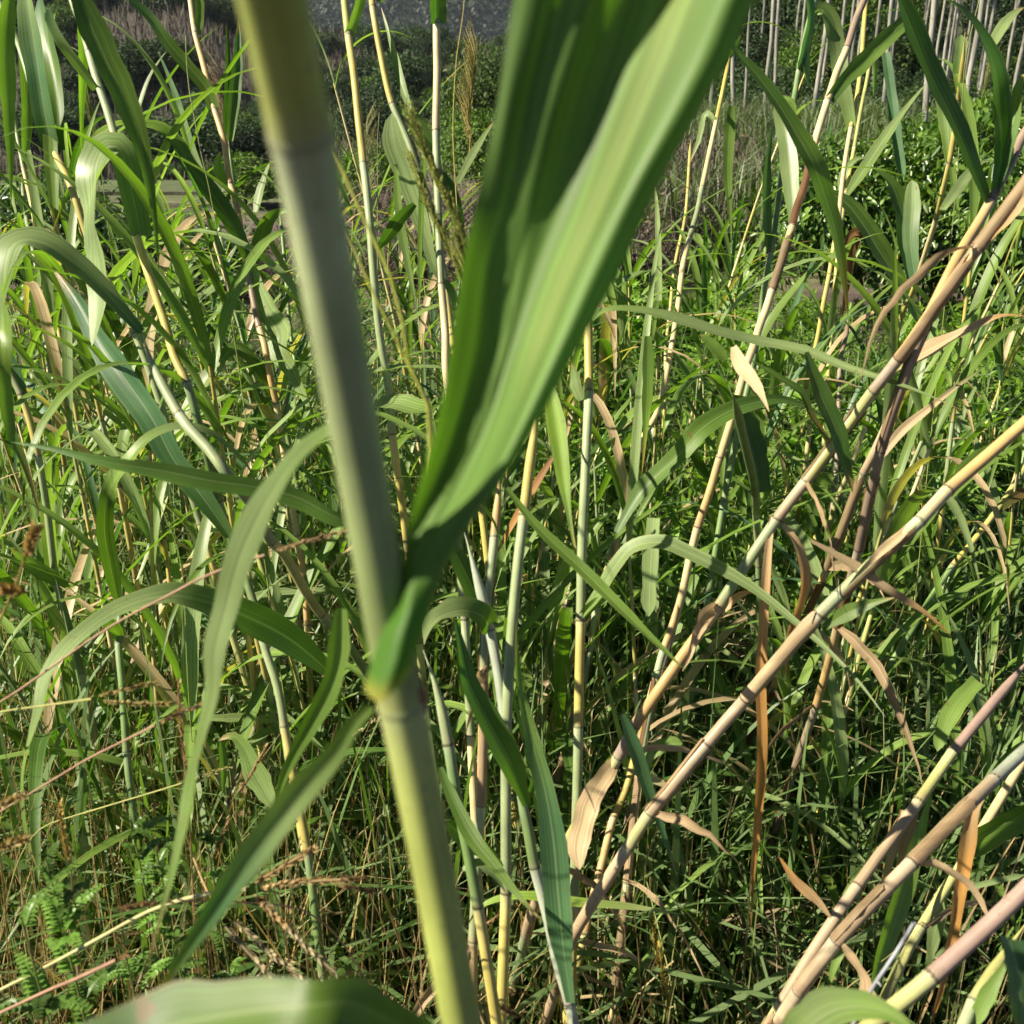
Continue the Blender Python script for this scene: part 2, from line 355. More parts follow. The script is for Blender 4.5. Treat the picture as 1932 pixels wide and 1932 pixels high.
DG = ((.026, .05, .02), (.052, .092, .03)); MG = ((.055, .11, .02), (.12, .19, .03)); BGc = ((.06, .13, .02), (.14, .24, .04))
crowns = []
for i in range(4):
    fm, bc, rb = crown_mesh('tree_crown', 100+i, 7000, .07, .95, DG, 18, .2, .15, .62, .40); crowns.append((fm, limbs_mesh('tree_trunk', bc, (0, 0, -.75), .05, seed=i)))
lights = []
for i in range(3):
    fm, bc, rb = crown_mesh('shrub_crown', 120+i, 7000, .065, .95, MG, 18, .2, .15, .6, .40); lights.append((fm, limbs_mesh('shrub_stems', bc, (0, 0, -.75), .045, seed=i)))
def at_frame(x, y, d):
    p = P(x, y, d); return p
# dark trees at the foot of the hill behind the fields (frame x, top y, radius px, depth, label)
for i, (x, ty, r, d, lab) in enumerate([
    (345, 205, 120, 60, 'big dark evergreen tree standing right behind the pale terraced field'),
    (262, 78, 78, 74, 'round dark tree high on the slope behind the long hanging leaf'),
    (440, 215, 70, 58, 'dark tree between the orange cane and the thick blurred stem'),
    (195, 108, 60, 70, 'small dark tree seen between the tall leaves in the upper left corner'),
    (318, 75, 66, 76, 'dark bushy tree on the brown slope, upper of the pair'),
    (715, 105, 48, 85, 'small dark tree on the brown slope right of the yellow green cane'),
    (765, 95, 50, 78, 'dark green shrub on the slope beside the cream cane'),
    (690, 175, 44, 66, 'dark round shrub low on the slope between two canes'),
    (100, 190, 80, 62, 'dark tree at the left foot of the slope'),
    (20, 60, 90, 80, 'large dark tree at the far left of the slope'),
    (910, 95, 85, 46, 'tall rounded green tree just left of the big blurred leaf'),
    (905, 205, 75, 34, 'bright green leafy shrub below the rounded tree'),
    (690, 262, 52, 32, 'low bright green bush behind the yellow green cane'),
    (455, 290, 62, 33, 'low green bush at the right end of the terraced field'),
    (250, 318, 44, 56, 'short hedge-like shrub along the far field edge'),
    (330, 322, 40, 55, 'short hedge-like shrub along the far field edge, middle one'),
    (400, 324, 42, 54, 'short hedge-like shrub along the far field edge, right one')]):
    z0 = None; fx = P(x, 250, d); zt = P(x, ty, d)[2]; g0 = float(gh(fx[0], fx[1])); R = r/FPX*d
    H = max(zt-g0, R*.8); src = (lights if i in (10, 11, 12, 13) else crowns)[i % 3]
    t = plant('hillside_tree' if R > 1.4 else 'hillside_shrub', src[0], src[1], (fx[0], fx[1], g0+.42*H), R*1.4, i*1.7, lab, 'tree' if R > 1.4 else 'shrub', 'trees and shrubs in the valley')
    t.scale[2] = H/1.45
r = np.random.default_rng(5); k = 0
for i in range(230):
    a = r.uniform(-.52, .12); y = r.uniform(66, 134); x = a*y
    if fbm(x, y, 22, 31) < .47 and r.random() < .72: continue
    s = r.uniform(1.0, 3.2)*(.6+.4*y/100); src = crowns[i % 4] if r.random() < .8 else lights[i % 3]
    t = plant('hillside_shrub', src[0], src[1], (x, y, float(gh(x, y))+s*.25), s, r.uniform(0, 6), 'dark green shrub scattered on the brown hillside', 'shrub', 'shrubs on the brown hillside')
    t.scale[2] = s*r.uniform(.7, 1.1)
# dry grass standing on the hillside, wooded far ridge
n = 26000; y = r.uniform(56, 134, n); x = r.uniform(-.55, .12, n)*y; z = gh(x, y)
h = r.uniform(.4, 1.3, n); w = r.uniform(.02, .07, n); az = r.uniform(0, 6.28, n)
C0 = np.stack([x, y, z], 1); tip = C0+np.stack([r.normal(0, .2, n), r.normal(0, .2, n), h], 1); CV = np.stack([C0, (C0+tip)/2, tip], 1)
S = np.stack([np.cos(az)*w, np.sin(az)*w, 0*w], 1)[:, None]*np.array([1, .8, .25])[None, :, None]
gc = np.array([.112, .098, .076])*r.uniform(.6, 1.5, (n, 1)); gm = fbm(x, y, 12, 77) > .56; gc[gm] = np.array([.10, .12, .05])*r.uniform(.7, 1.3, (gm.sum(), 1))
a = Acc(); a.add(*ribbons(CV, S, gc)); tag(obj('dry_grass', a.mesh('dry_grass'), M['twig']), 'dry brown grass covering the hillside', 'grass', kind='stuff')
n = 42000; y = r.uniform(334, 540, n); x = r.uniform(-.32, .12, n)*y
zz = -10 + 190*smooth(330, 800, y)*(.75+.5*fbm(x, y, 260, 41)) + (fbm(x, y, 30, 44)-.5)*14
p = np.stack([x, y, zz+r.uniform(0, 3, n)], 1); a = Acc(); d = r.normal(size=(n, 3)); nr = np.array([0, -.35, .9])+r.normal(size=(n, 3))*.14
a.add(*leaflets(p, d, nr, r.uniform(1.4, 2.8, n), r.uniform(1.2, 2.4, n), np.array([.012, .024, .014])*r.uniform(.8, 1.2, (n, 1))))
tag(obj('far_forest', a.mesh('far_forest'), M['far']), 'dark blue wooded mountain far behind the hill', 'forest', kind='stuff')

# near glossy bushes
def bush(x, y, d, R, zs, seed, n, leaf, lab, cols, mat='gloss', nb=22, name='glossy_bush', lw=.42):
    p = P(x, y, d); g = float(gh(p[0], p[1])); fm, bc, rb = crown_mesh('bush_foliage', seed, n, leaf/R, .85, cols, nb, .16, .45, lw, .36)
    t = plant(name, fm, limbs_mesh('bush_branches', bc, (0, 0, -.5), .03, seed=seed), (p[0], p[1], g+R*zs*.45), R, seed, lab, 'bush', None, 'foliage', 'branches', mat)
    t.scale[2] = R*zs
    return t
GB = ((.035, .085, .014), (.13, .22, .03))
bush(1660, 500, 9.2, 1.3, 1.2, 201, 11000, .08, 'glossy green leafy bush behind the leaning canes, nearer the grey scrub', GB)
bush(1900, 490, 8.6, 1.3, 1.25, 202, 11000, .08, 'glossy green leafy bush at the right edge behind the leaning canes', GB)
bush(1790, 420, 11.2, 1.35, 1.15, 203, 9000, .08, 'glossy bush whose top shows just in front of the pale trunks', GB)
bush(95, 480, 9.5, 1.1, 1.0, 204, 9000, .062, 'dark glossy bush at the left edge below the valley field', ((.03, .075, .016), (.075, .15, .03)))
bush(330, 490, 11, 1.0, .85, 205, 8000, .062, 'dark glossy bush left of the dry scrub, behind the hanging leaf', ((.03, .075, .016), (.075, .15, .03)))
bush(1800, 880, 4.7, .55, .85, 206, 5200, .032, 'small leaved yellow green shrub right of the leaning canes', ((.06, .13, .015), (.19, .25, .03)), nb=26, name='small_leaved_shrub', lw=.5)
bush(1850, 720, 6.4, .6, .7, 207, 4500, .035, 'yellow green small leaved shrub behind the topmost leaning cane', ((.06, .13, .015), (.19, .25, .03)), nb=24, name='small_leaved_shrub', lw=.5)
bush(60, 690, 5.2, .5, .7, 208, 3500, .035, 'small leaved green shrub with yellow tips at the left edge', ((.05, .11, .015), (.16, .21, .03)), nb=22, name='small_leaved_shrub', lw=.5)

# dry twiggy scrub
def scrub_mesh(seed):
    r = np.random.default_rng(seed); n = 1500; a = Acc()
    base = np.c_[r.normal(0, .22, (n, 2)), np.zeros(n)]; h = r.uniform(.15, 1., n)
    lean = r.normal(0, .35, (n, 2)); st = base*h[:, None]*1.6; st[:, 2] = h*r.uniform(.0, .75, n)
    e = st+np.c_[lean*.55, r.uniform(.12, .4, n)]; mid = (st+e)/2+r.normal(0, .03, (n, 3))
    az = r.uniform(0, 6.28, n); w = r.uniform(.0025, .006, n); S = np.stack([np.cos(az)*w, np.sin(az)*w, 0*w], 1)[:, None]*np.array([1.2, 1, .6])[None, :, None]
    a.add(*ribbons(np.stack([st, mid, e], 1), S, np.array([.17, .138, .115])*r.uniform(.5, 1.4, (n, 1))))
    q = r.integers(0, n, 380); a.add(*leaflets(e[q], r.normal(size=(380, 3)), r.normal(size=(380, 3))+[0, 0, 1], r.uniform(.03, .06, 380), r.uniform(.012, .025, 380), np.array([.13, .11, .06])*r.uniform(.6, 1.5, (380, 1))))
    return a.mesh('twigs')
scr = [scrub_mesh(300+i) for i in range(4)]; r = np.random.default_rng(12); cnt = 0
for i in range(170):
    y = r.uniform(10.5, 28); a = r.uniform(-.36, .27); x = a*y
    if a > .16 and y < 13: continue
    if a < -.17 and y > 15.5: continue
    s = r.uniform(.7, 1.25)*(.62 if a < -.15 else 1)
    o = obj('dry_scrub', scr[i % 4], M['twig'], None, (x, y, float(gh(x, y))-.05)); o.rotation_euler[2] = r.uniform(0, 6); o.scale = (s*1.1, s*1.1, s*r.uniform(.7, 1.05))
    lab = 'grey brown leafless scrub '+('left of the thick blurred stem, in front of the field' if a < -.17 else 'behind the cream cane, left of the big leaf' if a < -.02 else 'hidden mostly by the big blurred leaf' if a < .1 else 'in front of the pale trunks, right of the big leaf')
    tag(o, lab, 'scrub', 'dry scrub '+lab.split('scrub ')[1])

# pale trunked grove on the right
def trunk_mesh(seed, H=14, r0=.052):
    r = np.random.default_rng(seed); k = 16; zz = np.linspace(-.3, H, k); wob = np.cumsum(r.normal(0, .035, (k, 2)), 0); wob -= wob[0]
    path = np.c_[wob, zz]; a = Acc(); c = np.array([.30, .29, .235])*r.uniform(.55, 1.2, (k, 1)); c[zz < 1.2] *= .75
    a.add(*tube(path, np.linspace(r0*1.15, r0*.35, k), c, 9)); tips = []
    for j in range(9):
        zb = r.uniform(.6, .97)*H; p0 = np.array([np.interp(zb, zz, path[:, 0]), np.interp(zb, zz, path[:, 1]), zb]); az = r.uniform(0, 6.28); L = r.uniform(.8, 1.9)
        e = p0+np.array([cos(az)*L, sin(az)*L, L*.8]); pp, _, _ = spline([p0, (p0+e)/2+[0, 0, -.1], e], 5); a.add(*tube(pp, np.linspace(r0*.3, .008, 5), c[-1], 5)); tips.append(e)
    n = 420; q = r.integers(0, 9, n); ps = np.array(tips)[q]+r.normal(0, .45, (n, 3)); b = Acc()
    b.add(*leaflets(ps, nz(r.normal(size=(n, 3))*.5+[0, 0, -1]), r.normal(size=(n, 3)), r.uniform(.2, .4, n), r.uniform(.05, .1, n), np.array([.05, .09, .035])*r.uniform(.7, 1.3, (n, 1))))
    return a.mesh('trunk'), b.mesh('crown')
trk = [trunk_mesh(400+i) for i in range(7)]
def grove_tree(x, y, s, i, lab, group=None):
    t = thing('pale_trunk_tree', (x, y, float(gh(x, y))), lab, 'tree', group); t.rotation_euler = (.035*sin(i*5.3), .03*sin(i*3.1+1), i*2.1)
    tr, cr = trk[i % 7]; o = obj('trunk', tr, M['bark'], t); o.scale = (s, s, 1); c = obj('crown', cr, M['far'], t); c['kind'] = 'stuff'
    return t
# (x, apparent width) read in the top right third of the photo at three times frame scale
TW = [(430, 24), (482, 22), (700, 28), (1112, 26), (1040, 20), (1360, 36), (1570, 33), (1635, 22), (1830, 24), (295, 24), (110, 22), (905, 20), (945, 18), (615, 18), (1760, 18), (560, 14), (1395, 20), (1285, 16), (835, 14), (735, 18), (1520, 16), (1900, 20), (390, 13)]
names = ['first', 'second', 'third']
for i, (xz, w) in enumerate(TW):
    d = .115*5940/w; p = P(1288+xz/3, 290, d)
    lab = 'pale straight trunk in the grove at upper right'
    if w >= 33: lab = ['thick pale trunk rising behind the glossy bush, left of the pair', 'thick pale trunk rising behind the glossy bush, right of the pair'][xz > 1400]
    elif xz == 700: lab = 'pale trunk standing just left of the tall cream cane'
    elif xz == 1112: lab = 'pale trunk standing in the gap between two dark crossing leaves'
    elif xz == 295: lab = 'pale trunk with its foot in the grey scrub'
    grove_tree(p[0], p[1], 1.0, i, lab, 'pale trunks of the grove')
r = np.random.default_rng(9)
for i in range(38):
    y = r.uniform(26, 50); a = r.uniform(.12, .56); grove_tree(a*y, y, r.uniform(.45, 1.15), i, 'pale straight trunk in the grove at upper right', 'pale trunks of the grove')
for i in range(150):
    y = r.uniform(30, 62); a = r.uniform(.10, .58); x = a*y; s = r.uniform(.7, 1.4)*(y/30); src = (crowns if r.random() < .75 else lights)[i % 3]
    t = plant('understory_bush', src[0], src[1], (x, y, float(gh(x, y))+s*.3), s, r.uniform(0, 6), 'dark green undergrowth bush between the pale trunks', 'bush', 'undergrowth of the grove')
for i in range(34):
    y = r.uniform(19, 29); a = r.uniform(.13, .55); x = a*y; s = r.uniform(.35, .8); src = (lights if i % 3 else crowns)[i % 3]
    t = plant('understory_bush', src[0], src[1], (x, y, float(gh(x, y))+s*.3), s, r.uniform(0, 6), 'low bush at the front edge of the grove', 'bush', 'bushes at the front of the grove'); t.scale[2] = s*1.3
# tall grass at the foot of the grove
n = 14000; y = r.uniform(12, 30, n); x = r.uniform(.12, .52, n)*y; cl = fbm(x, y, 2.2, 88); keep = cl > .45; x = x[keep]; y = y[keep]; n = len(x)
C0 = np.stack([x, y, gh(x, y)], 1); h = r.uniform(.5, 1.6, n); ln = r.normal(0, .3, (n, 2)); m1 = C0+np.c_[ln*.35, h*.7]; e = C0+np.c_[ln*1.2, h*.85]
az = r.uniform(0, 6.28, n); w = r.uniform(.006, .014, n); S = np.stack([np.cos(az)*w, np.sin(az)*w, 0*w], 1)[:, None]*np.array([1, .8, .1])[None, :, None]
a = Acc(); a.add(*ribbons(np.stack([C0, m1, e], 1), S, np.array([.12, .16, .07])*r.uniform(.6, 1.5, (n, 1))))
tag(obj('tall_grass', a.mesh('tall_grass'), M['grass']), 'tall pale grass at the foot of the grove', 'grass', kind='stuff')

# ---------------------------------------------------------------- reeds placed one by one
SCOL = dict(y=(.50, .42, .11), q=(.38, .43, .23), v=(.23, .30, .09), h=(.36, .41, .10), Y=(.42, .42, .14), c=(.66, .54, .27), o=(.54, .36, .14), t=(.41, .30, .18), g=(.28, .34, .16), w=(.48, .50, .38), G=(.15, .24, .07), p=(.36, .25, .20), b=(.27, .20, .14), s=(.33, .37, .27))
LCOL = dict(n=(.125, .21, .035), d=(.07, .14, .026), s=(.23, .31, .12), y=(.23, .36, .05), b=(.085, .18, .075), B=(.38, .27, .15), T=(.54, .40, .23), O=(.50, .26, .07), k=(.22, .11, .045), P=(.40, .45, .20), g=(.18, .28, .06))  # on placed leaves d paints in shade, s glare as well as waxy bloom
HINT = dict(L=(-.45, -.75, .5), U=(-.3, -.45, .85), R=(.65, -.7, .2), F=(0., -1, .15), X=(-.85, -.4, .3), D=(.2, -.9, -.4), Q=(.35, -.8, .5), V=(-.1, -.35, .95))
def parse(s):
    pts = []; nodes = []
    for chunk in s.split(';'):
        tk = chunk.split(); ox, oy = 644*int(tk[0][0]), 644*int(tk[0][1])
        for q in tk[1:]:
            nd = q.endswith('n'); x, y = q.rstrip('n').split(','); pts.append((ox+float(x)/3, oy+float(y)/3)); nodes.append(nd)
    return np.array(pts), nodes
def arch_spine(b, az, L, el0, droop, n=14):
    t = np.linspace(0, 1, n); el = el0-droop*t**1.3; dx = np.cos(el); dz = np.sin(el)
    h = np.r_[0, np.cumsum((dx[1:]+dx[:-1])/2)]*L/(n-1); z = np.r_[0, np.cumsum((dz[1:]+dz[:-1])/2)]*L/(n-1)
    return b+np.stack([np.cos(az)*h, np.sin(az)*h, z], 1)
REED = {}
def stem_parts(root, base, path, rad, nodet, segs, seed, name='stem', m=10, below_col='w', reach=1.0, taper=False, kink=.0022, sheath=0.):
    """path top -> ground (world). builds the stem and its node rings under root"""
    r = np.random.default_rng(seed)
    L = np.r_[0, np.cumsum(np.linalg.norm(np.diff(path, axis=0), axis=1))]; tot = L[-1]
    ns = sorted(nodet); t = list(np.arange(0, tot, .02))+[tot]
    for q in ns: t += [q-.012, q-.006, q-.0025, q, q+.0025, q+.006, q+.014]
    if kink and len(ns) > 1:
        kk = [0]+ns+[tot]; off = r.normal(0, kink, (len(kk), 3))*np.array([1, 1, .2]); path = path+np.stack([np.interp(L, kk, off[:, q]) for q in range(3)], 1)
    t = np.unique(np.clip(np.round(t, 4), 0, tot)); pt = np.stack([np.interp(t, L, path[:, k]) for k in range(3)], 1)
    R = np.interp(t, np.linspace(0, tot, len(rad)), rad).astype(float); C = np.zeros((len(t), 3))
    edges = [-1]+ns+[tot+1]
    for i in range(len(edges)-1):
        sg = segs[i % len(segs)]; u = r.uniform(.9, 1.1); c = np.array(SCOL[sg[0]])*u; c2 = np.array(SCOL[sg[-1]])*u; mk = (t >= edges[i]) & (t <= edges[i+1])
        f = np.clip((t[mk]-edges[i])/max(edges[i+1]-edges[i], 1e-3), 0, 1)[:, None]
        C[mk] = (c*(1-f)+c2*f)*(1.06-.14*f)
    wt = np.exp(-((t[:, None]-t[None])/.006)**2); C = (wt@C)/wt.sum(1, keepdims=True)
    for q in ns:
        below = np.exp(-np.clip(t-q, 0, None)/(.03*reach))*(t > q); above = np.exp(-np.clip(q-t, 0, None)/(.014*reach))*(t < q)
        C = C*(1-.35*reach*below[:, None])+np.array(SCOL[below_col])*.35*reach*below[:, None]; C = C*(1-.4*reach*above[:, None])+np.array(SCOL['p'])*.8*.4*reach*above[:, None]
        R *= 1+.05*np.exp(-((t-q)/.007)**2)
    if taper: R *= .12+.88*smooth(0, .09, t)
    a = Acc(); a.add(*tube(pt-base, R, C, m)); st = obj(name, a.mesh('stem'), M['stem'], root)
    if sheath:
        e2 = [0]+ns+[tot]
        for i in range(1, len(e2)-1):
            if r.random() > sheath: continue
            a0, a1 = e2[i], e2[i-1]; ln = (a0-a1)*r.uniform(.55, .95); tt = np.linspace(a0-.002, max(a0-ln, .01), 12); pp = np.stack([np.interp(tt, L, path[:, k]) for k in range(3)], 1)
            V, F, Cc, U = tube(pp-base, np.interp(tt, t, R), (0, 0, 0), 16); V = V.reshape(12, 16, 3); s0 = r.integers(0, 16); V = np.roll(V, s0, 1)[:, :11]; ax = (pp-base)[:, None]
            s = np.linspace(0, 1, 12)[:, None]; flare = 1.10+.9*np.clip(s-.6, 0, 1)**1.3*np.abs(np.linspace(-1, 1, 11))[None]**2+.05*r.random((12, 11)); V = ax+(V-ax)*flare[:, :, None]
            V[-1] += (pp[-1]-pp[-2])*r.uniform(-.9, 1.6, 11)[:, None]
            cc = np.array(LCOL[r.choice(list('TBBk'))])*r.uniform(.75, 1.05); b = Acc(); b.add(V, grid_faces(12, 11), np.tile(cc, (132, 1))*r.uniform(.85, 1.15, (132, 1)), np.stack(np.broadcast_arrays(np.linspace(0, 1, 11)[None], s*ln), -1)); obj('sheath', b.mesh('sheath'), M['dry'], root)
    for q in ns:
        if q <= 0.005 or q >= tot-.01: continue
        tt = np.array([q-.0024, q-.0010, q+.0010, q+.0024]); pp = np.stack([np.interp(tt, L, path[:, k]) for k in range(3)], 1); rr = np.interp(q, t, R)
        b = Acc(); b.add(*tube(pp-base, rr*np.array([.97, 1.025, 1.025, .97]), np.clip(C[np.argmin(abs(t-q))]*(.42 if m < 20 else .7), .03, .3), m)); obj('node', b.mesh('node'), M['stem'], st)
    return st
SHEATH = dict(c10=.4, c11=.45, c12=.45, c13=.5, c8=.4, c18=.5, c14=.25, c19=.3, c4=.15, s3=.5, c24=.4, c27=.5, c26=.4, c22=.4, c25=.4)
def reed(key, label, path, w, segs='gy', D=.014, top=None, name='reed', cat='reed', group='reeds of the thicket', nodes=None, tail=None, sheath=0.):
    pts, nd = parse(path); n = len(pts)
    if key in ('c10', 'c11', 'c12', 'c13', 'c14', 'c15', 'c16', 'c18'): pts[:, 0] = .15*pts[:, 0]+.85*np.polyval(np.polyfit(pts[:, 1]/1000, pts[:, 0], 3), pts[:, 1]/1000)
    ws = np.interp(np.linspace(0, 1, n), np.linspace(0, 1, np.size(w)), np.atleast_1d(w)); d = D*5940/ws
    d = np.array([min(a, dmax(b[1])) for a, b in zip(d, pts)])
    W = np.array([P(x, y, q) for (x, y), q in zip(pts, d)])
    REED[key] = dict(y=pts[:, 1], x=pts[:, 0], d=d)
    up = top if top is not None else (.55 if pts[0][1] < 12 else 0.0)
    if up:
        v = nz(W[0]-W[1]); v = nz(v+np.array([0, 0, .25])); W = np.vstack([W[0]+v*up, W]); nd = [False]+nd
    low = W[-1]; v = nz(W[-1]-W[-2])
    gz = float(gh(low[0], low[1]))
    if low[2] > gz+.02:
        v = nz(v*np.array([1, 1, 1])+np.array([0, 0, -.35])); v[2] = min(v[2], -.45); v = nz(v if tail is None else tail)
        e = low+v*((low[2]-gz)/-v[2]); W = np.vstack([W, (low+e)/2, e+np.array([0, 0, -.03])]); nd = nd+[False, False]
    sp, fr, tot = spline(W, 160); nt_ = [fr[i]*tot for i in range(len(nd)) if nd[i]]
    rs = np.random.default_rng(abs(hash(key)) % 9999 if False else sum(map(ord, key))*7)
    if nodes or not nt_:
        nt_ = list(np.cumsum(rs.uniform(.15, .24, 40))); nt_ = [q for q in nt_ if q < tot-.03]
    elif up and nt_[0] > .34: nt_ = [nt_[0]-.22]+nt_; segs = segs[0]+segs
    ext = [q for q in np.arange(max(nt_)+.2, tot-.04, .2)]; nt_ = nt_+ext
    base = sp[-1].copy(); base[2] = gz
    root = thing(name, base, label, cat, group)
    stem_parts(root, base, sp, np.array([D/2*.96, D/2, D/2*1.05]), nt_, segs, sum(map(ord, key)), taper=(not up), sheath=SHEATH.get(key, 0.))
    if SHEATH.get(key, 0) >= .25:
        for q in nt_:
            if rs.random() > .34 or q > tot*.8: continue
            b = np.array([np.interp(q/tot, np.linspace(0, 1, 160), sp[:, k]) for k in range(3)])-base; az = rs.uniform(-2.6, .4); Ld = rs.uniform(.12, .38)
            ls = arch_spine(b, az, Ld, rs.uniform(-.6, .6), rs.uniform(.8, 1.7), 14); ls[2:] += np.cumsum(rs.normal(0, .0018, (12, 3)), 0); u = np.linspace(0, 1, 14)
            th = u*rs.uniform(-1.2, 1.2)+rs.uniform(0, 6); hh = np.stack([np.cos(th), np.sin(th), .3+0*th], 1); cc = np.array(LCOL[rs.choice(list('TBTB'))])*rs.uniform(.7, 1.05)
            aa = Acc(); aa.add(*ribbon(ls, rs.uniform(.008, .019)*np.clip((1-u)/.6, .03, 1)**.8*np.minimum(1, .4+u*4), hh, cc*np.ones((14, 1))*rs.uniform(.8, 1.15, (14, 1)), .5, 5, .25, int(q*1000))); obj('dry_leaf', aa.mesh('dry_leaf'), M['dry'], root)
    REED[key].update(root=root, base=base); return root
LN = [0]
def leaf(key, path, w, hint='L', col='n', dz=0.0, d=None, fold=.22, prof='leaf', wav=.04, mat='blade', name='leaf', n=None, label=None, ext=None):
    R = REED[key]; pts, _ = parse(path); LN[0] += 1; r = np.random.default_rng(LN[0])
    d0 = d if d is not None else float(np.interp(pts[0][1], R['y'], R['d'])) if len(R['y']) > 1 else R['d'][0]
    s = np.r_[0, np.cumsum(np.linalg.norm(np.diff(pts, axis=0), axis=1))]; s = s/s[-1]
    dd = d0+np.interp(s, np.linspace(0, 1, np.size(dz)+1), np.r_[0, np.atleast_1d(dz)])
    dd = np.array([min(q, dmax(p[1], .02)) for q, p in zip(dd, pts)])
    W3 = np.array([P(x, y, q) for (x, y), q in zip(pts, dd)])
    N_ = n or max(14, int(len(pts)*4)); sp, fr, tot = spline(W3, N_)
    hs = hint.split('>'); t = np.linspace(0, 1, N_)
    H = np.stack([np.interp(t, np.linspace(0, 1, len(hs)) if len(hs) > 1 else [0], [HINT[q][k] for q in hs]) for k in range(3)], 1)
    cs = list(col.replace('>', '')); Cc = np.stack([np.interp(t, np.linspace(0, 1, len(cs)) if len(cs) > 1 else [0], [LCOL[q][k] for q in cs]) for k in range(3)], 1)*r.uniform(.85, 1.15)
    T = nz(np.gradient(sp, axis=0)); Nn = nz(H-T*np.sum(H*T, 1, keepdims=True)); vd = nz(CAM-sp); fac = np.clip(np.abs(np.sum(Nn*vd, 1)), .45, 1)
    dep = (sp-CAM)@FW; wpx = np.interp(t, np.linspace(0, 1, np.size(w)), np.atleast_1d(w))/3
    if prof == 'leaf': wpx = wpx*np.minimum(1, .55+t*2.6)*np.clip((1-t)/.55, 0, 1)**.62
    elif prof == 'tipstart': wpx = wpx*np.clip(t/.4, 0.02, 1)**.6
    elif prof == 'strip': wpx = wpx*np.clip((1-t)/.12, 0, 1)**.5
    elif prof == 'lens': wpx = wpx*np.sin(np.clip(t*.97+.03, 0, 1)*pi)**.6
    ww = wpx/FPX*dep/fac*(1+.07*np.interp(t, np.linspace(0, 1, 13), r.normal(size=13)))
    if mat == 'blade' and prof in ('leaf', 'lens') and r.random() < .6:
        tip = smooth(1-r.uniform(.05, .2), 1.0, t)[:, None]; Cc = Cc*(1-tip)+np.array([.42, .27, .11])*tip
    a = Acc(); a.add(*ribbon(sp-R['base'], np.maximum(ww, 2e-4), H, Cc, fold, 7, wav, LN[0]))
    o = obj(name, a.mesh(name), M[mat], R['root'])
    if label: o['label'] = label
    return o
def dryleaf(key, path, w, hint='L', col='T', dz=0., **k): return leaf(key, path, w, hint, col, dz, mat='dry', name='dry_leaf', wav=.16, fold=k.pop('fold', .35), **k)

# --- the thick blurred reed right in front of the lens
hp = [(507, 0, .245), (532, 125, .272), (556, 250, .30), (596, 450, .33), (633, 644, .35), (675, 830, .37), (712, 1010, .385), (740, 1170, .393), (762, 1325, .40), (790, 1480, .41), (812, 1621, .425), (840, 1780, .45), (867, 1921, .48)]
_y = np.array([q[1] for q in hp]); _fx = np.polyfit(_y, [q[0] for q in hp], 3); _fd = np.polyfit(_y, [q[2] for q in hp], 2); hp = [(float(np.polyval(_fx, y)), float(y), float(np.polyval(_fd, y))*.94) for y in _y]
W = np.array([P(*q) for q in hp]); v = nz(W[0]-W[1]); top = W[0]+nz(v*[1, 0, 1]+[-.1, .55, .1])*.5; v2 = nz(W[-1]-W[-2]+[0, 0, -.3]); gz = float(gh(W[-1][0], W[-1][1]))
e = W[-1]+v2*((W[-1][2]-gz)/-v2[2]); W = np.vstack([top, W[0]+v*.06, W, (W[-1]+e)/2, e]); sp, fr, tot = spline(W, 200)
base = sp[-1].copy(); root = thing('thick_reed', base, 'thick out of focus yellow green reed close to the lens with a broad leaf', 'reed')
nodes = [fr[4]*tot, fr[10]*tot, fr[14]*tot+.14]
stem_parts(root, base, sp, np.array([.0082, .0083, .0083, .0086]), nodes, ['hh', 'qv', 'hh', 'gg'], 5, m=24, reach=.8)
REED['H'] = dict(y=np.array([q[1] for q in hp], float), x=np.array([q[0] for q in hp], float), d=np.array([q[2] for q in hp]), root=root, base=base)
# its big pleated leaf: left edge, crease (lower down the stem's shadow edge, put into the shape as a fold), pleats, midrib, right half, right edge (frame x), frame y, depth, and how far each line stands towards the lens
rows = [  # y, depth, xs (9 columns)
 (-420, .3200, (1120, 1180, 1240, 1300, 1360, 1430, 1540, 1640, 1690)),
 (-200, .3430, (1030, 1085, 1145, 1200, 1250, 1305, 1420, 1530, 1580)),
 (0, .3620, (968, 1012, 1062, 1108, 1156, 1210, 1300, 1385, 1428)),
 (100, .3680, (952, 985, 1030, 1075, 1115, 1170, 1258, 1345, 1382)),
 (202, .3740, (937, 958, 1000, 1040, 1080, 1128, 1212, 1292, 1324)),
 (336, .3810, (908, 945, 975, 1005, 1038, 1071, 1150, 1212, 1250)),
 (505, .3860, (872, 943, 956, 970, 985, 1006, 1072, 1128, 1172)),
 (650, .3860, (851, 942, 947, 952, 957, 962, 1018, 1061, 1095)),
 (800, .3820, (824, 885, 895, 902, 908, 914, 955, 990, 1012)),
 (920, .3750, (790, 830, 838, 845, 850, 858, 897, 925, 940)),
 (1010, .3685, (766, 790, 796, 802, 806, 812, 842, 862, 874)),
 (1080, .3640, (757, 770, 775, 780, 784, 788, 812, 828, 838)),
 (1150, .3605, (738, 752, 758, 764, 770, 776, 792, 804, 812)),
 (1200, .3580, (718, 731, 738, 746, 754, 762, 776, 786, 795)),
 (1240, .3570, (703, 715, 725, 735, 745, 754, 766, 775, 783)),
 (1270, .3565, (693, 703, 713, 724, 734, 744, 757, 768, 778)),
 (1296, .3570, (687, 694, 703, 713, 724, 735, 749, 763, 775))]
ends = {1240: (4, 5, 5, 4, 2, 0, -4, -8, -10), 1270: (6, 10, 12, 11, 7, 2, -6, -14, -18), 1296: (0, 12, 22, 28, 25, 15, 0, -16, -30)}
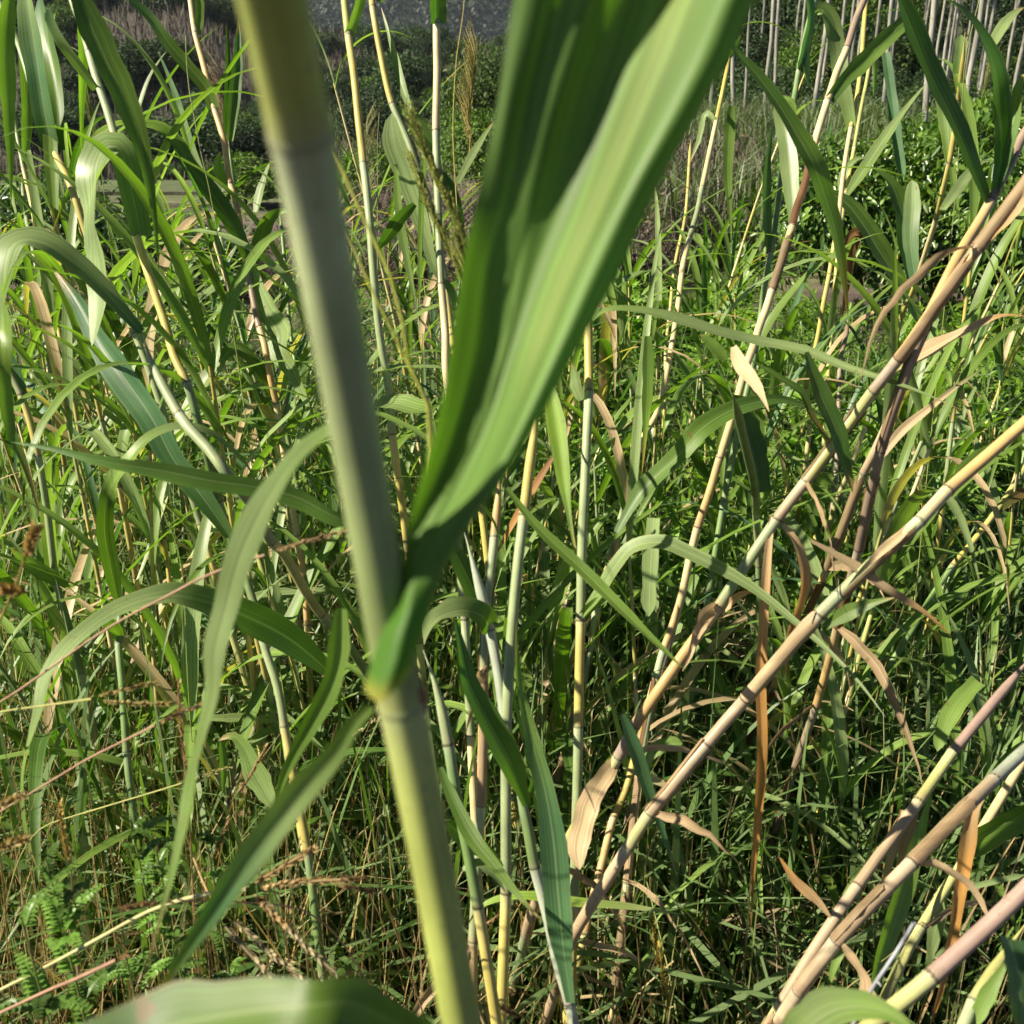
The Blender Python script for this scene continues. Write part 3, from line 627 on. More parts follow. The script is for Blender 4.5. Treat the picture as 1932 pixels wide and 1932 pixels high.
offs_top = np.array([.000, -.003, .002, -.001, .004, .005, -.009, -.022, -.012]); offs_mid = np.array([-.006, .003, .0015, .003, .002, .003, -.010, -.022, -.012]); offs_bot = np.array([.005, .0005, -.003, -.005, -.006, -.006, -.004, -.001, .004])
V = []; CC = []
for (y, d, xs) in rows:
    t = smooth(202, 560, y); b = smooth(850, 1150, y); of = (offs_top*(1-t)+offs_mid*t)*(1-b)+offs_bot*b
    for j, x in enumerate(xs):
        V.append(P(x, y + ends.get(y, (0,)*9)[j], d+of[j])); c = np.array([.115, .205, .045])
        if j == 5 and y < 700: c = np.array([.19, .26, .07])
        if y > 1100: c = np.array([.075, .18, .02])
        if y > 1290: c = np.array([.32, .30, .05])
        CC.append(c)
V = np.array(V).reshape(len(rows), 9, 3); CC = np.array(CC).reshape(len(rows), 9, 3)
_sp = [spline(V[:, j], 90) for j in range(9)]; Vs = np.stack([q[0] for q in _sp], 1)
fi = np.linspace(0, 1, 90); Cs = np.stack([np.stack([np.interp(fi, _sp[j][1], CC[:, j, k]) for k in range(3)], 1) for j in range(9)], 1)
Vd = np.stack([spline(Vs[i], 33)[0] for i in range(90)]); Cd = np.stack([np.stack([np.interp(np.linspace(0, 1, 33), np.linspace(0, 1, 9), Cs[i, :, k]) for k in range(3)], 1) for i in range(90)])
U = np.stack(np.broadcast_arrays((np.linspace(0, 1, 33)*.42+.02)[None], np.linspace(0, .6, 90)[:, None]), -1)
obj('leaf', make_mesh('hero_leaf', Vd.reshape(-1, 3)-base, grid_faces(90, 33), Cd.reshape(-1, 3), U.reshape(-1, 2)), leaf_material('near_blade', .45, .36, .3, vein_scale=90, flecks=False), root)['label'] = 'broad pleated green leaf, out of focus'
# collar below the leaf base
cp = [P(*_q) for _q in [(float(np.polyval(_fx, _v)), _v, float(np.polyval(_fd, _v))*.94) for _v in (1290, 1314, 1340)]]; a = Acc(); a.add(*tube(np.array(cp)-base, np.array([.00845, .0087, .00835]), np.array([[.17, .09, .04], [.12, .05, .03], [.30, .20, .14]]), 20)); obj('collar', a.mesh('collar'), M['stem'], root)
leaf('H', '12 170,130 60,240; 02 1900,390 1700,610 1500,880 1300,1150 1100,1450 950,1680 900,1780', [70, 108, 110, 98, 84], 'F>F>Q', 'gs>b>n', [.06, .12], d=.42, fold=.3)
leaf('H', '01 1932,470 1700,640 1560,830 1450,1040 1360,1250 1290,1500 1220,1780; 02 1210,60 1160,250 1090,550 1040,800 980,1050 920,1280 860,1500 820,1650', [100, 120, 115, 110, 100, 90, 60], 'U>L>X>Q', 'g>s>s>g>n', [.08, .12, .1], d=.5, fold=.15)
leaf('H', '02 -100,2560 480,2120 820,1985 1180,1900 1550,1845 1830,1820; 12 40,1810 230,1890 480,2030 700,2340', [240, 330, 350, 330, 260, 170, 150, 140], 'V>U>V>Q>R', 'ndnnd', [.02, .0, .04], d=.40, fold=.12, prof='strip')
leaf('H', '01 2060,1010 1932,1005 1700,890 1500,835 1200,790 900,730 700,700 500,660 350,620 60,570', [95, 85, 80, 60, 40, 30], 'D>R', 'd', [.1, .25], d=.9, fold=.1)

# --- left side
reed('a1', 'green cane at the upper left with paired blue green leaves at its joint', '00 0,10 110,250 215,600 245,690 315,850n 420,1080 515,1370n 600,1560 720,1800; 01 820,100 960,480', [34, 40, 40], 'gyY')
leaf('a1', '00 300,850 255,650 215,380 180,150 150,-60', [95, 105, 100], 'F>L', 'dbs', -.05, prof='strip', fold=.45); leaf('a1', '00 330,850 325,620 300,380 262,150 230,-60', [60, 75, 75], 'Q>X', 'dnb', .04, prof='strip', fold=.35)
reed('a2', 'yellow cane at left carrying the big leaf folded over into a hanging silver strip', '00 400,-40 480,190 540,420 610,640 660,830n 720,1050 790,1335n 870,1600 950,1850; 01 990,80 1060,230n 1110,400 1190,700 1240,900n 1290,1060 1340,1200 1400,1420n', [44, 48, 50, 44], 'ggyGGy', top=.5)
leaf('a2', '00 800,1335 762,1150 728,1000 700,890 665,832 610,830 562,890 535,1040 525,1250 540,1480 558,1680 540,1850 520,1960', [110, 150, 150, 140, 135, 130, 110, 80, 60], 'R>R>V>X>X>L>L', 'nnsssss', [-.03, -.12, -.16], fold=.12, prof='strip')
leaf('a2', '00 430,-60 560,250 700,560 790,800 830,960 870,1200 900,1550', [130, 130, 110, 80, 50, 30], 'R', 'dnnn', [-.05, -.1], fold=.2, d=1.35)
leaf('a2', '00 455,-40 470,300 462,600 462,880', [60, 50, 36], 'R', 'y', .1)
leaf('a2', '00 548,505 450,370 340,210 275,50', [45, 55, 60], 'L', 'ssb', -.1, prof='strip')
reed('a3', 'thick grey green cane at left below the broad leaf that arches to the left edge', '00 800,1885n; 01 870,130 960,280 1040,405n 1100,490 1200,600 1290,730 1420,900 1540,1130n 1600,1190 1700,1380 1800,1540n 1930,1670', [62, 66, 52], 'GggY')
leaf('a3', '00 800,1880 700,1765 560,1605 400,1465 250,1372 130,1355 65,1390 32,1480 20,1620 12,1932; 01 20,200 60,500 140,700 230,1000', [80, 110, 125, 125, 120, 110, 100, 85, 70], 'U>U>V>X>R>R>R', 'bsssyynn', [-.05, -.12, -.15], fold=.16)
reed('a4', 'slender cane at the left edge with an orange joint under a narrow leaf', '00 20,400 70,640 130,950n 180,1180 230,1450 300,1750; 01 340,0 400,260 450,540 490,700n 540,990n 580,1180 640,1500', [26, 28, 26], 'gyyygg', top=.0)
leaf('a4', '00 135,945 150,700 145,450 120,200 110,20', [40, 62, 60], 'R', 'yy', .03); leaf('a4', '00 60,-60 30,200 45,600 58,900 62,1180', [75, 70, 60, 30], 'R', 'y', -.1, d=1.6)
reed('a5', 'thin yellow cane at left standing behind the arching leaf', '00 120,1000 150,1250 200,1500 250,1900; 01 255,0 300,300n 330,520 360,700n 370,900 400,1150', [22, 26, 24], 'gyg')
leaf('a5', '01 340,560 260,400 180,250 60,90', [50, 45], 'L', 'b', .1); leaf('a5', '00 95,1200 80,1050 110,1100 140,1200 150,1350', [50, 55], 'X', 's', 0)
reed('a6', 'yellow cane at the left edge under a bright backlit leaf', '01 -60,0 60,180 115,300n 170,460 215,650n 270,950 330,1370n 390,1600 450,1850', [40, 40, 38], 'gygG')
leaf('a6', '01 120,300 90,200 40,90 -40,-100', [60, 80], 'Q', 'b', 0, prof='strip'); leaf('a6', '01 380,1390 300,1330 200,1260 60,1170', [60, 90, 80], 'L', 'ns', -.1)
reed('a7', 'tall slender orange cane left of the thick blurred stem, three leaves on it', '00 1080,-10 1110,190n 1150,350 1180,480 1212,620n 1260,780 1300,1040n 1335,1150 1370,1330 1400,1480n 1430,1650 1470,1850n; 01 1500,20 1520,150 1560,350n 1610,660 1640,850 1680,1100n 1720,1350 1740,1650', [34, 36, 38, 36], 'cooobocoyo')
leaf('a7', '00 1115,195 1130,100 1120,-60', [44, 40], 'Q', 'gn', 0, prof='strip')
leaf('a7', '00 1215,615 1170,500 1080,390 960,250 850,95 715,-20', [60, 75, 70, 55, 40], 'L', 'nnb', -.1, prof='strip')
leaf('a7', '00 1405,1475 1330,1300 1200,1100 1080,950 1000,805 930,745 800,712 660,712 560,770 480,890 400,1050 340,1200 285,1360', [90, 100, 95, 80, 60, 50, 45, 45, 40], 'Q>Q>U>V>R>R', 'nddnyyyy', [-.1, -.2], fold=.3)
leaf('a7', '00 1440,1480 1475,1340 1530,1230 1600,1195 1650,1210', [80, 90, 50], 'R', 'nn', -.05); leaf('a7', '00 1310,1045 1255,1010 1232,930 1245,860', [50, 60], 'R', 'y', 0)
leaf('a7', '00 1420,1490 1490,1720 1600,1932; 01 1590,20 1660,170 1720,300 1810,480', [70, 120, 110, 85, 60], 'L>X', 'ss', -.08, prof='leaf')
leaf('a7', '01 1560,335 1510,225 1430,110 1350,42 1200,175 1100,330 1030,500 960,850 880,1080 800,1300 730,1450', [70, 75, 66, 60, 55, 40], 'R>V>X>L', 'dnPPP', [-.05, -.15], prof='leaf')
reed('a8', 'slim green reed with upright dark leaves between the orange cane and blurred stem', '00 1290,800n 1330,1100 1390,1400; 01 1480,-300 1530,100 1600,400', [28, 28], 'G', top=.0)
leaf('a8', '00 1300,800 1320,600 1340,400 1350,120', [60, 62], 'Q', 'nb', .02, fold=.5); leaf('a8', '00 1275,760 1285,550 1290,300 1280,130', [36, 30], 'R', 'd', .02)
reed('a9', 'thin grey cane under the white arching blade left of the blurred stem', '00 1180,1060 1220,1180n 1250,1330 1290,1550n 1340,1800; 01 1400,100 1440,500', [20, 22], 'gg')
leaf('a9', '00 1215,1260 1180,1375 1100,1353 850,1392 620,1432', [20, 26, 22], 'V', 's', -.1); leaf('a9', '00 1140,960 1060,760 1000,550 895,290', [44, 46, 30], 'L', 'sb', -.05); leaf('a9', '00 735,760 790,600 850,430 945,285', [18, 22], 'L', 's', .05)
leaf('a9', '00 1450,1200 1470,1100 1530,910', [40, 30], 'L', 's', .05)
reed('a10', 'thin dark yellow cane just left of the thick blurred stem', '00 1585,1190 1610,1450 1650,1932; 01 1700,300 1750,800n', [22, 24], 'GY')
leaf('a10', '01 1650,640 1625,520 1610,420 1660,385 1720,380 1790,430 1840,500', [60, 75, 70, 60], 'X>V>R', 'Pgn', -.05); leaf('a10', '00 1690,1530 1600,1490 1450,1530 1300,1590 1150,1680 1000,1780 870,1932; 01 800,200 700,330 600,480 520,600 400,850 300,1080 150,1380', [25, 45, 55, 60, 66, 60, 40, 25, 20], 'V>V>L>L>L', 'ysssyy', [-.1, -.25], prof='lens')
reed('a11', 'green cane whose very broad blue green leaf slants down from the arching leaf', '01 1310,1110n 1380,1300 1440,1500n 1500,1750; 02 1560,0 1620,350 1700,800', [48, 50], 'yGg')
leaf('a11', '01 1300,1105 1200,955 1100,820 990,680 870,450 700,200 560,-10; 00 450,1720 290,1500', [110, 135, 135, 140, 135, 110], 'Q>L>L', 'dbbb', [.0, .1], fold=.4)
leaf('a11', '01 675,1500 620,1250 590,1050 620,850 720,690 850,540 1000,485 1150,500 1280,580 1400,700 1450,810', [70, 85, 85, 70, 60, 60, 55, 40], 'R>R>V>U>L', 'nnnysss', [-.1, 0])
reed('a12', 'green sheathed cane at left with a long leaf arching down to the lower left', '01 700,1250 690,1500 680,1700n 700,1932; 02 720,300', [42, 44], 'GG')
leaf('a12', '01 1850,1860 1600,1660 1400,1560 1150,1470 1000,1440 800,1470 650,1530 500,1630 350,1780 260,1932; 02 240,110 185,300 140,480 135,700 175,950 215,1060', [120, 165, 160, 140, 120, 95, 90, 95, 100, 90, 70, 40], 'R>R>V>L>X>L', 'ddnsssgn', [-.15, -.3, -.3], d=1.5)
leaf('a12', '01 680,1700 640,1620 560,1560 480,1540', [60, 70], 'R', 'y', -.05)
reed('a13', 'green cane at lower left holding a pale yellow slanting blade', '01 1360,900n 1480,1250 1560,1560; 02 1540,60 1620,400 1660,700', [34, 34], 'GY')
leaf('a13', '01 1370,895 1200,1085 1080,1250 950,1500 860,1680 790,1790', [45, 58, 55, 45, 30], 'X', 'P', -.05); leaf('a13', '01 1980,1410 1750,1425 1600,1432 1360,1480 1100,1500 700,1545 300,1545', [55, 60, 45, 25], 'V', 's', -.1); leaf('a13', '01 1640,150 1560,300 1450,430 1370,560', [60, 55], 'Q', 'b', .1)
reed('a14', 'reed at lower left with a silver leaf folded over in front of the seed spikes', '02 1540,-100 1580,100 1640,420n 1700,800 1740,1100', [40, 44], 'Gy')
leaf('a14', '02 1250,330 1265,500 1260,620', [40, 50], 'R', 'n', 0, d=1.55); leaf('a14', '02 1560,720 1440,480 1380,360 1320,300 1235,330', [60, 130, 120, 70], 'L', 'sg', 0, d=1.55)
leaf('a14', '02 1932,-420 1880,0 1750,250 1620,500 1540,740', [120, 110, 90, 60], 'F', 'gnn', .05, d=.8, fold=.4)
leaf('a14', '02 1060,200 1300,205 1550,215 1800,235', [30, 60, 45], 'V', 's', .1); leaf('a14', '02 1330,420 1500,290 1680,165', [50, 45], 'U', 's', .1)

# --- centre
reed('b1', 'pale green cane right beside the thick blurred stem, orange joint near the top', '10 15,-10 35,205n 70,400 110,700 142,930n 170,1200 190,1500; 11 230,0 270,250 290,520n 320,750 345,920', [42, 46, 44], 'Yygyo')
leaf('b1', '10 40,200 75,110 120,-60', [50, 50], 'R', 'gy', 0, prof='strip'); leaf('b1', '10 415,1155 335,1228 245,1355 175,1440', [50, 80, 60], 'R', 'd', .05); leaf('b1', '11 190,360 300,350 420,380 500,400', [70, 75, 60], 'V', 'sn', -.1, prof='strip')
reed('b2', 'yellow cane with a broad silver leaf bent down beside the cream cane', '10 180,-40 190,40n 230,300 290,590n 370,790 430,980 520,1260 555,1400n; 11 -60,0', [40, 42], 'yyg', top=.4) if False else reed('b2', 'yellow cane with a broad silver leaf bent down beside the cream cane', '10 180,-40 190,40n 230,300 290,590n 370,790 430,980 520,1260 560,1420 600,1650 640,1932; 11 680,200 740,600', [38, 40], 'yygg', top=.4)
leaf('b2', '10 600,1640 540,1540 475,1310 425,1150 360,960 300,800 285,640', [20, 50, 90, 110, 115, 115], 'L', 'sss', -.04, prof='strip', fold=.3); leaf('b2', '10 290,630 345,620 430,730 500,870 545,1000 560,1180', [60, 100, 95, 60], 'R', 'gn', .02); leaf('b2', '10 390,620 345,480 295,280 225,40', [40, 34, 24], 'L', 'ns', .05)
leaf('b2', '10 215,10 240,-60 250,-200', [60, 70], 'Q', 'n', 0)
reed('b3', 'cream cane standing upright left of the big blurred leaf, dark ring halfway', '10 545,-10 532,140n 535,400 530,742n 540,1000 555,1300 572,1610n 590,1932; 11 585,100 610,400 640,800', [42, 44, 46], 'gcgco')
leaf('b3', '10 535,135 530,60 545,-120', [90, 95], 'R', 'dd', -.03, prof='strip', fold=.5); leaf('b3', '10 660,1040 760,850 865,685', [34, 34], 'L', 's', .05); leaf('b3', '10 560,980 630,1150 660,1300 675,1500', [80, 80, 60], 'R', 'dn', .05); leaf('b3', '10 570,1580 620,1650 640,1750', [40, 46], 'R', 'n', .02)
leaf('b3', '10 310,930 330,1200 380,1500 432,1770', [30, 48, 40], 'L', 'gs', .15); leaf('b3', '10 470,880 455,1200 442,1740', [34, 30], 'L', 'n', .15)
reed('s1', 'straight upright cane in the middle, yellow and grey sections, right of the big leaf', '11 1385,-420 1390,0 1395,285n 1390,420 1375,800 1360,1200 1357,1580n; 12 1352,0 1350,242n 1340,600 1325,1000 1320,1252n 1310,1500 1300,1800', [50, 54, 54, 52], 'ygygy')
leaf('s1', '11 1365,330 1340,260 1310,140 1300,120', [70, 60], 'X', 's', 0); leaf('s1', '11 1340,1590 1440,1480 1580,1440', [50, 60], 'Q', 'n', -.03)
leaf('s1', '11 1330,1590 1450,1440 1560,1262 1640,1172 1750,1140 1850,1148; 21 0,1185 200,1280 400,1400 600,1560 800,1730 1000,1932; 22 1150,200', [50, 75, 80, 70, 60, 50, 45, 40], 'U>U>V>L', 'gsssss', [-.1, -.25])
leaf('s1', '11 1170,220 1230,550 1270,850 1310,1100 1335,1230 1345,1330', [90, 105, 100, 60, 30, 16], 'F>L', 'yyygO', -.05, d=1.35, fold=.35)
reed('s2', 'yellow and grey cane rising behind the lower edge of the big blurred leaf', '11 1100,300 1090,450 1060,750 1040,985n 1010,1250 980,1600; 12 960,0 950,300n', [60, 62], 'ygg')
reed('s3', 'short orange yellow cane between the big leaf and the grey cane', '11 910,700 900,800 870,1105n 850,1300 830,1500; 12 800,300', [52, 54], 'og')
leaf('s3', '11 1215,630 1000,980 870,1220', [30, 52, 40], 'L', 'kO', .05, d=1.8, mat='dry', name='dry_leaf')
reed('s4', 'thin grey cane curving down through the centre with two broad blue green leaves', '11 690,1080n 760,1350 830,1640n 890,1932; 12 930,250 1010,620n 1050,780 1100,1050n 1170,1320 1230,1600 1290,1800n 1320,1932', [60, 62, 62], 'Gss')
leaf('s4', '12 1300,1810 1255,1500 1225,1200 1200,900 1150,600 1070,300 1005,-10; 11 990,1580', [70, 130, 135, 110, 80, 60], 'L>F>R', 'bbbgy', -.02, fold=.3, d=1.2)
leaf('s4', '12 1045,690 950,450 820,200 720,0; 11 680,1740 640,1560', [80, 130, 130, 100], 'Q', 'ndb', -.06, fold=.5, d=1.25)
leaf('s4', '11 840,1630 800,1560 720,1525 640,1530 540,1570 480,1680 470,1720', [110, 110, 100, 90, 60], 'R>V>X', 'ndsss', -.1); leaf('s4', '12 1060,640 1100,480 1060,300', [46, 40], 'R', 'd', .0)
leaf('s4', '11 935,830 1100,1040 1350,1280 1600,1530 1932,1850', [40, 62, 60, 45], 'Q', 'n', [-.05, -.2], d=1.3)
leaf('s4', '11 620,1150 720,1350 830,1600 900,1750', [90, 110, 80], 'Q', 'd', .05)
reed('s5', 'yellow striped cane just right of the thick blurred stem below its joint', '11 470,1750n; 12 540,30 600,335n 640,600 700,900', [66, 66], 'ygG')
leaf('s5', '12 560,480 650,700 760,900 860,1020 1000,1200 1150,1365', [50, 80, 85, 70, 40], 'Q>L', 'dng', -.1); leaf('s5', '12 1932,1312 1600,1265 1300,1240 1150,1215 950,1210 800,1262 700,1400', [20, 40, 50, 60, 45, 20], 'V', 'Pyy', 0, d=1.45, prof='lens'); leaf('s5', '12 600,790 700,880 820,960 920,1040', [70, 100, 70], 'U', 'dn', .05)
leaf('s5', '12 690,1060 760,1020 850,1070 930,1190', [40, 60, 40], 'V', 's', 0)

# --- right side
reed('c1', 'slim cream cane right of the big blurred leaf with dark joints', '20 265,320 215,560 187,690n 150,880 115,1062n 85,1200 40,1350n 0,1500; 10 1900,1750; 11 1840,150 1780,400 1690,560 1640,770n 1590,950', [24, 30, 34, 36], 'ycgcg', top=.0)
leaf('c1', '20 185,690 140,640 90,800 40,920', [30, 36], 'L', 's', .05); leaf('c1', '20 260,330 290,280 330,200', [20, 40], 'R', 'n', 0)
leaf('c1', '20 280,600 262,800 255,1000 268,1200 275,1400', [55, 56, 40, 24], 'F', 'ng', 0); leaf('c1', '11 1735,-30 1735,200 1725,430 1700,760', [60, 62, 45, 20], 'F', 'nnyO', .0, d=2.0)
reed('c2', 'thin yellow cane at the edge of the grey scrub', '20 40,790 30,1000 12,1230; 10 1900,1450; 11 1850,-100 1830,300', [18, 20], 'y', top=.0)
reed('c3', 'grey green sheathed cane in front of the pale trunks', '20 740,-10 690,200 655,400n 620,600 580,800 550,1000 520,1250 490,1430n 460,1600 440,1780; 21 400,100 330,420', [32, 34, 36], 'GGG')
leaf('c3', '20 660,400 690,260 720,120 700,-60', [34, 40], 'R', 'b', 0, prof='strip'); leaf('c3', '20 485,1440 470,1200 480,900 510,700', [40, 50, 40], 'R', 'd', .0); leaf('c3', '20 700,460 690,300 720,150 740,80 790,60', [40, 40], 'R', 'g', .1)
reed('c4', 'tall cream cane in front of the pale trunks with a dark leaf crossing it', '20 1025,-10 970,130 930,272n 880,400 832,570n 780,720 720,930 680,1080 640,1180 612,1280n 560,1450 500,1640n 460,1770 425,1860; 21 400,20 360,130 320,280 260,500 210,660n 150,870 90,1050n 50,1200; 11 1932,1420 1880,1600', [42, 44, 46, 44], 'bccococ')
leaf('c4', '20 830,565 920,450 1020,350 1150,220 1250,130 1340,40', [60, 85, 85, 70], 'Q', 'dnd', -.03, prof='strip', fold=.35); leaf('c4', '20 632,1260 610,1000 590,800 560,650 520,580', [50, 80, 85, 80], 'L', 'ss', .05, d=2.0, prof='strip'); leaf('c4', '20 520,580 560,575 600,600 640,680', [60, 66, 40], 'V', 'g', .0)
leaf('c4', '21 210,655 225,500 240,430', [50, 46], 'F', 'n', 0); leaf('c4', '11 1560,1085 1700,850 1932,620; 21 90,510 200,430 400,350 560,330 700,370 850,470', [70, 100, 110, 95, 60, 40], 'U>Q', 'dndg', [0, .1], d=1.7)
reed('c5', 'thin yellow cane with a long silver leaf hanging in front of the trunks', '20 1040,-10 1030,100 1010,350 985,550 950,722n 920,900 900,1050 880,1250n 850,1420 830,1550 800,1700 760,1932; 21 700,260n 720,420 700,680n 670,900 655,1010', [26, 28, 28, 26], 'ycyc')
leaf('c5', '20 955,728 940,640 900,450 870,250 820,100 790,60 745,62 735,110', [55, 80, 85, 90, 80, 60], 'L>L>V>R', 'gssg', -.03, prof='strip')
reed('c6', 'thin yellow green cane beside the cane with the long silver leaf', '20 1090,200 1065,300 1040,450 1010,600 970,830n 940,1000 920,1120 900,1250 870,1500; 21 840,0', [22, 24], 'Yy')
leaf('c6', '20 1080,260 1085,400 1080,550', [20, 26], 'R', 'y', 0); leaf('c6', '20 1150,300 1180,500 1210,750 1250,1030', [45, 55, 50], 'L', 'b', .0, prof='strip'); leaf('c6', '20 920,1120 1000,1000 1080,880 1200,700 1380,470', [50, 60, 50, 36], 'U', 'ns', 0); leaf('c6', '20 890,1080 930,950 1000,895 1040,895', [36, 40], 'L', 's', .0)
reed('c7', 'reed whose long dark leaf slants across the trunks to the upper left', '20 935,1780 925,1900; 21 900,100 880,500', [26, 28], 'b')
leaf('c7', '20 260,200 290,270 400,400 530,570 640,750 740,930 800,1100 850,1250 890,1450 920,1650 935,1790', [60, 80, 90, 90, 80, 60, 40], 'Q', 'ddnnk', [.0, .1], d=1.35, prof='lens')
leaf('c7', '20 790,1080 900,1130 1020,1270 1100,1400 1200,1560 1300,1760 1380,1900', [60, 90, 110, 100, 80], 'Q>R', 'dng', 0); leaf('c7', '20 920,1400 960,1320 1010,1310 960,1400 930,1600 900,1800', [40, 55, 40], 'Q', 'kk', .05, mat='dry', name='dry_leaf')
reed('c8', 'brown grey cane at right with a blue green leaf pair in front of the trunks', '20 1990,680 1932,760 1850,930 1800,1020 1740,1140n 1680,1250 1600,1380 1530,1510', [56, 58, 60], 'bob', top=.4, tail=(-.05, .3, -1))
leaf('c8', '20 1750,1120 1795,930 1800,700 1780,500 1750,350 1690,210 1600,85 1500,5 1400,-10', [60, 95, 95, 90, 80, 60], 'Q>R>V', 'bddn', [0, -.1]); leaf('c8', '20 1770,1110 1830,850 1880,650 1920,450 1960,400', [60, 90, 100], 'X', 'bg', 0); leaf('c8', '20 1725,1140 1660,1000 1590,820 1500,620 1400,420 1310,200 1210,-60', [40, 70, 85, 95, 105, 100], 'R', 'ddd', -.1, prof='strip')
leaf('c8', '20 1470,1190 1560,1070 1640,960 1700,915 1760,910', [30, 34], 'L', 's', .2); leaf('c8', '20 1745,275 1800,170 1860,90 1932,40', [30, 40], 'L', 's', .1)
reed('c9', 'yellow cane in front of the glossy bush with a cut leaf standing on it', '20 1600,180 1585,420 1570,560n 1510,920n 1470,1100 1440,1230n 1390,1380 1340,1530 1300,1650; 21 1240,-150 1180,200', [34, 30, 26], 'yyyc')
leaf('c9', '20 1575,520 1560,400 1570,280 1575,195', [50, 62, 60], 'F', 'gs', 0, prof='strip'); leaf('c9', '20 1505,915 1485,700 1460,500 1430,350', [36, 70, 75], 'L', 'ns', .0, prof='strip'); leaf('c9', '20 1320,1590 1290,1350 1300,1150 1300,1010', [60, 85, 75], 'L', 'bs', 0, prof='strip'); leaf('c9', '20 1520,930 1540,1080 1565,1250', [36, 30], 'F', 'g', 0)
leaf('c9', '20 1310,1620 1270,1400 1240,1200 1150,1000 1060,940', [90, 110, 105, 70], 'Q', 'dnd', 0)
reed('c10', 'big tan cane leaning from right edge to centre, highest of the leaning canes', '20 2050,900 1932,1060 1800,1240 1680,1402n 1600,1490 1500,1640 1400,1760; 21 1310,0 1222,92n 1085,275n 1000,380 850,600 703,790n 600,900 528,1000n 400,1180 270,1350 182,1500n 100,1620 0,1750; 12 1830,0 1682,242n 1572,412n 1450,600 1300,850 1170,1070', [74, 72, 66, 64, 66, 62], 'oobYtgopYtg', D=.016, top=.5, tail=(-.15, .45, -1))
dryleaf('c10', '20 1640,1430 1720,1340 1850,1210 1990,1060', [60, 95, 80], 'L', 'OT', -.03, prof='strip'); dryleaf('c10', '21 1090,270 1180,180 1300,100 1400,50 1530,-20; 20 1650,1850 1800,1790 1950,1790', [60, 80, 60, 50, 30], 'U', 'yTTO', .0); dryleaf('c10', '21 505,990 485,1150 462,1450 452,1650 440,1932; 22 450,300 430,700 400,1100 385,1400', [46, 55, 58, 52, 46, 44, 36, 20], 'F', 'TOOO', [0, .15]); dryleaf('c10', '21 560,1035 640,1150 682,1300 660,1480 600,1650 590,1932', [40, 52, 54, 44, 30], 'R', 'TOk', 0)
dryleaf('c10', '12 1570,420 1490,530 1420,640 1370,800 1340,950 1350,1060', [60, 110, 125, 120, 80], 'F>L', 'TTT', -.03, prof='strip', fold=.15); dryleaf('c10', '21 180,1570 250,1500 340,1430 430,1415', [30, 50, 30], 'L', 'TO', 0); dryleaf('c10', '12 1930,640 1800,560 1700,520 1590,480', [20, 45, 40], 'L', 'TP', 0, prof='lens')
reed('c11', 'tan cane leaning from the right edge, second of the big leaning canes', '21 2060,360 1932,480 1800,620 1520,842n 1400,950 1340,1010n 1100,1220 885,1440n 782,1552n 650,1680 550,1800 430,1932; 22 340,90n 280,150 200,240 120,345n 40,470; 12 1900,600 1752,742n 1622,920n 1540,1080 1440,1230', [72, 74, 74, 70, 70, 68], 'ocggtttYtgtg', D=.016, top=.5, tail=(-.15, .45, -1))
dryleaf('c11', '21 1350,1005 1200,1125 1050,1260 930,1390', [30, 46, 40, 30], 'L', 'TT', -.04); dryleaf('c11', '21 720,1130 900,1230 1150,1400 1400,1560 1520,1670', [30, 48, 50, 40], 'U', 'TTO', .0)
leaf('c11', '21 1510,850 1620,720 1740,600 1790,560', [30, 60, 36], 'L', 'n', .1); leaf('c11', '21 800,1620 950,1530 1080,1480 1200,1450', [60, 80, 50], 'L', 'ng', -.05); leaf('c11', '21 700,60 780,300 860,480 920,700 965,860', [85, 100, 95, 60], 'Q', 'dd', 0, d=1.4, prof='lens'); leaf('c11', '21 390,110 540,200 680,300 720,400 800,520 850,600', [30, 40, 40, 30], 'Q', 'ndk', 0, d=1.4, prof='lens')
reed('c12', 'third big leaning cane, tan and grey, running from right edge to the bottom', '22 1980,-160 1860,0 1750,140 1542,390n 1400,580 1322,670n 1200,850 1080,1010 982,1150n 900,1260 820,1390 700,1580 572,1812n 490,1932', [58, 62, 66, 66], 'pYttYtY', D=.016)
dryleaf('c12', '22 1330,680 1290,820 1240,1000 1190,1200 1150,1330', [50, 62, 50, 30], 'L', 'TT', -.03); dryleaf('c12', '22 1240,720 1200,900 1150,1080 1140,1300', [40, 50, 40], 'F', 'T', -.03); leaf('c12', '22 1670,-10 1540,140 1470,280 1440,390', [70, 95, 60], 'L', 'gg', -.05, prof='strip'); leaf('c12', '22 1410,600 1250,1150 1150,1450 1080,1700 1060,1932', [40, 85, 100, 95, 70], 'F>R', 'ygn', -.15, prof='lens')
reed('c13', 'thick tan cane leaning at lower right with dry leaves hanging from it', '22 2060,260 1932,380 1760,540n 1600,690 1400,900 1280,1010n 1100,1220 1000,1320 880,1470n 720,1680 662,1760n 570,1880', [70, 80, 84, 78], 'sttttg', D=.017, top=.4)
dryleaf('c13', '22 1740,550 1650,680 1610,900 1560,1200 1500,1550 1440,1800 1390,1960', [70, 80, 70, 66, 60, 50], 'F', 'TOOO', [0, -.1]); dryleaf('c13', '22 550,990 650,1130 760,1230 845,1340', [30, 50, 40], 'L', 'OT', 0, prof='lens'); leaf('c13', '22 920,1500 860,1600 840,1700', [40, 50], 'L', 'g', 0)
reed('c14', 'yellow cane at lower right below a broad green leaf', '22 2010,320 1932,440 1780,680 1602,960n 1480,1200 1372,1390n 1290,1490 1200,1640 1130,1830', [50, 55, 58], 'cYYg', top=.4)
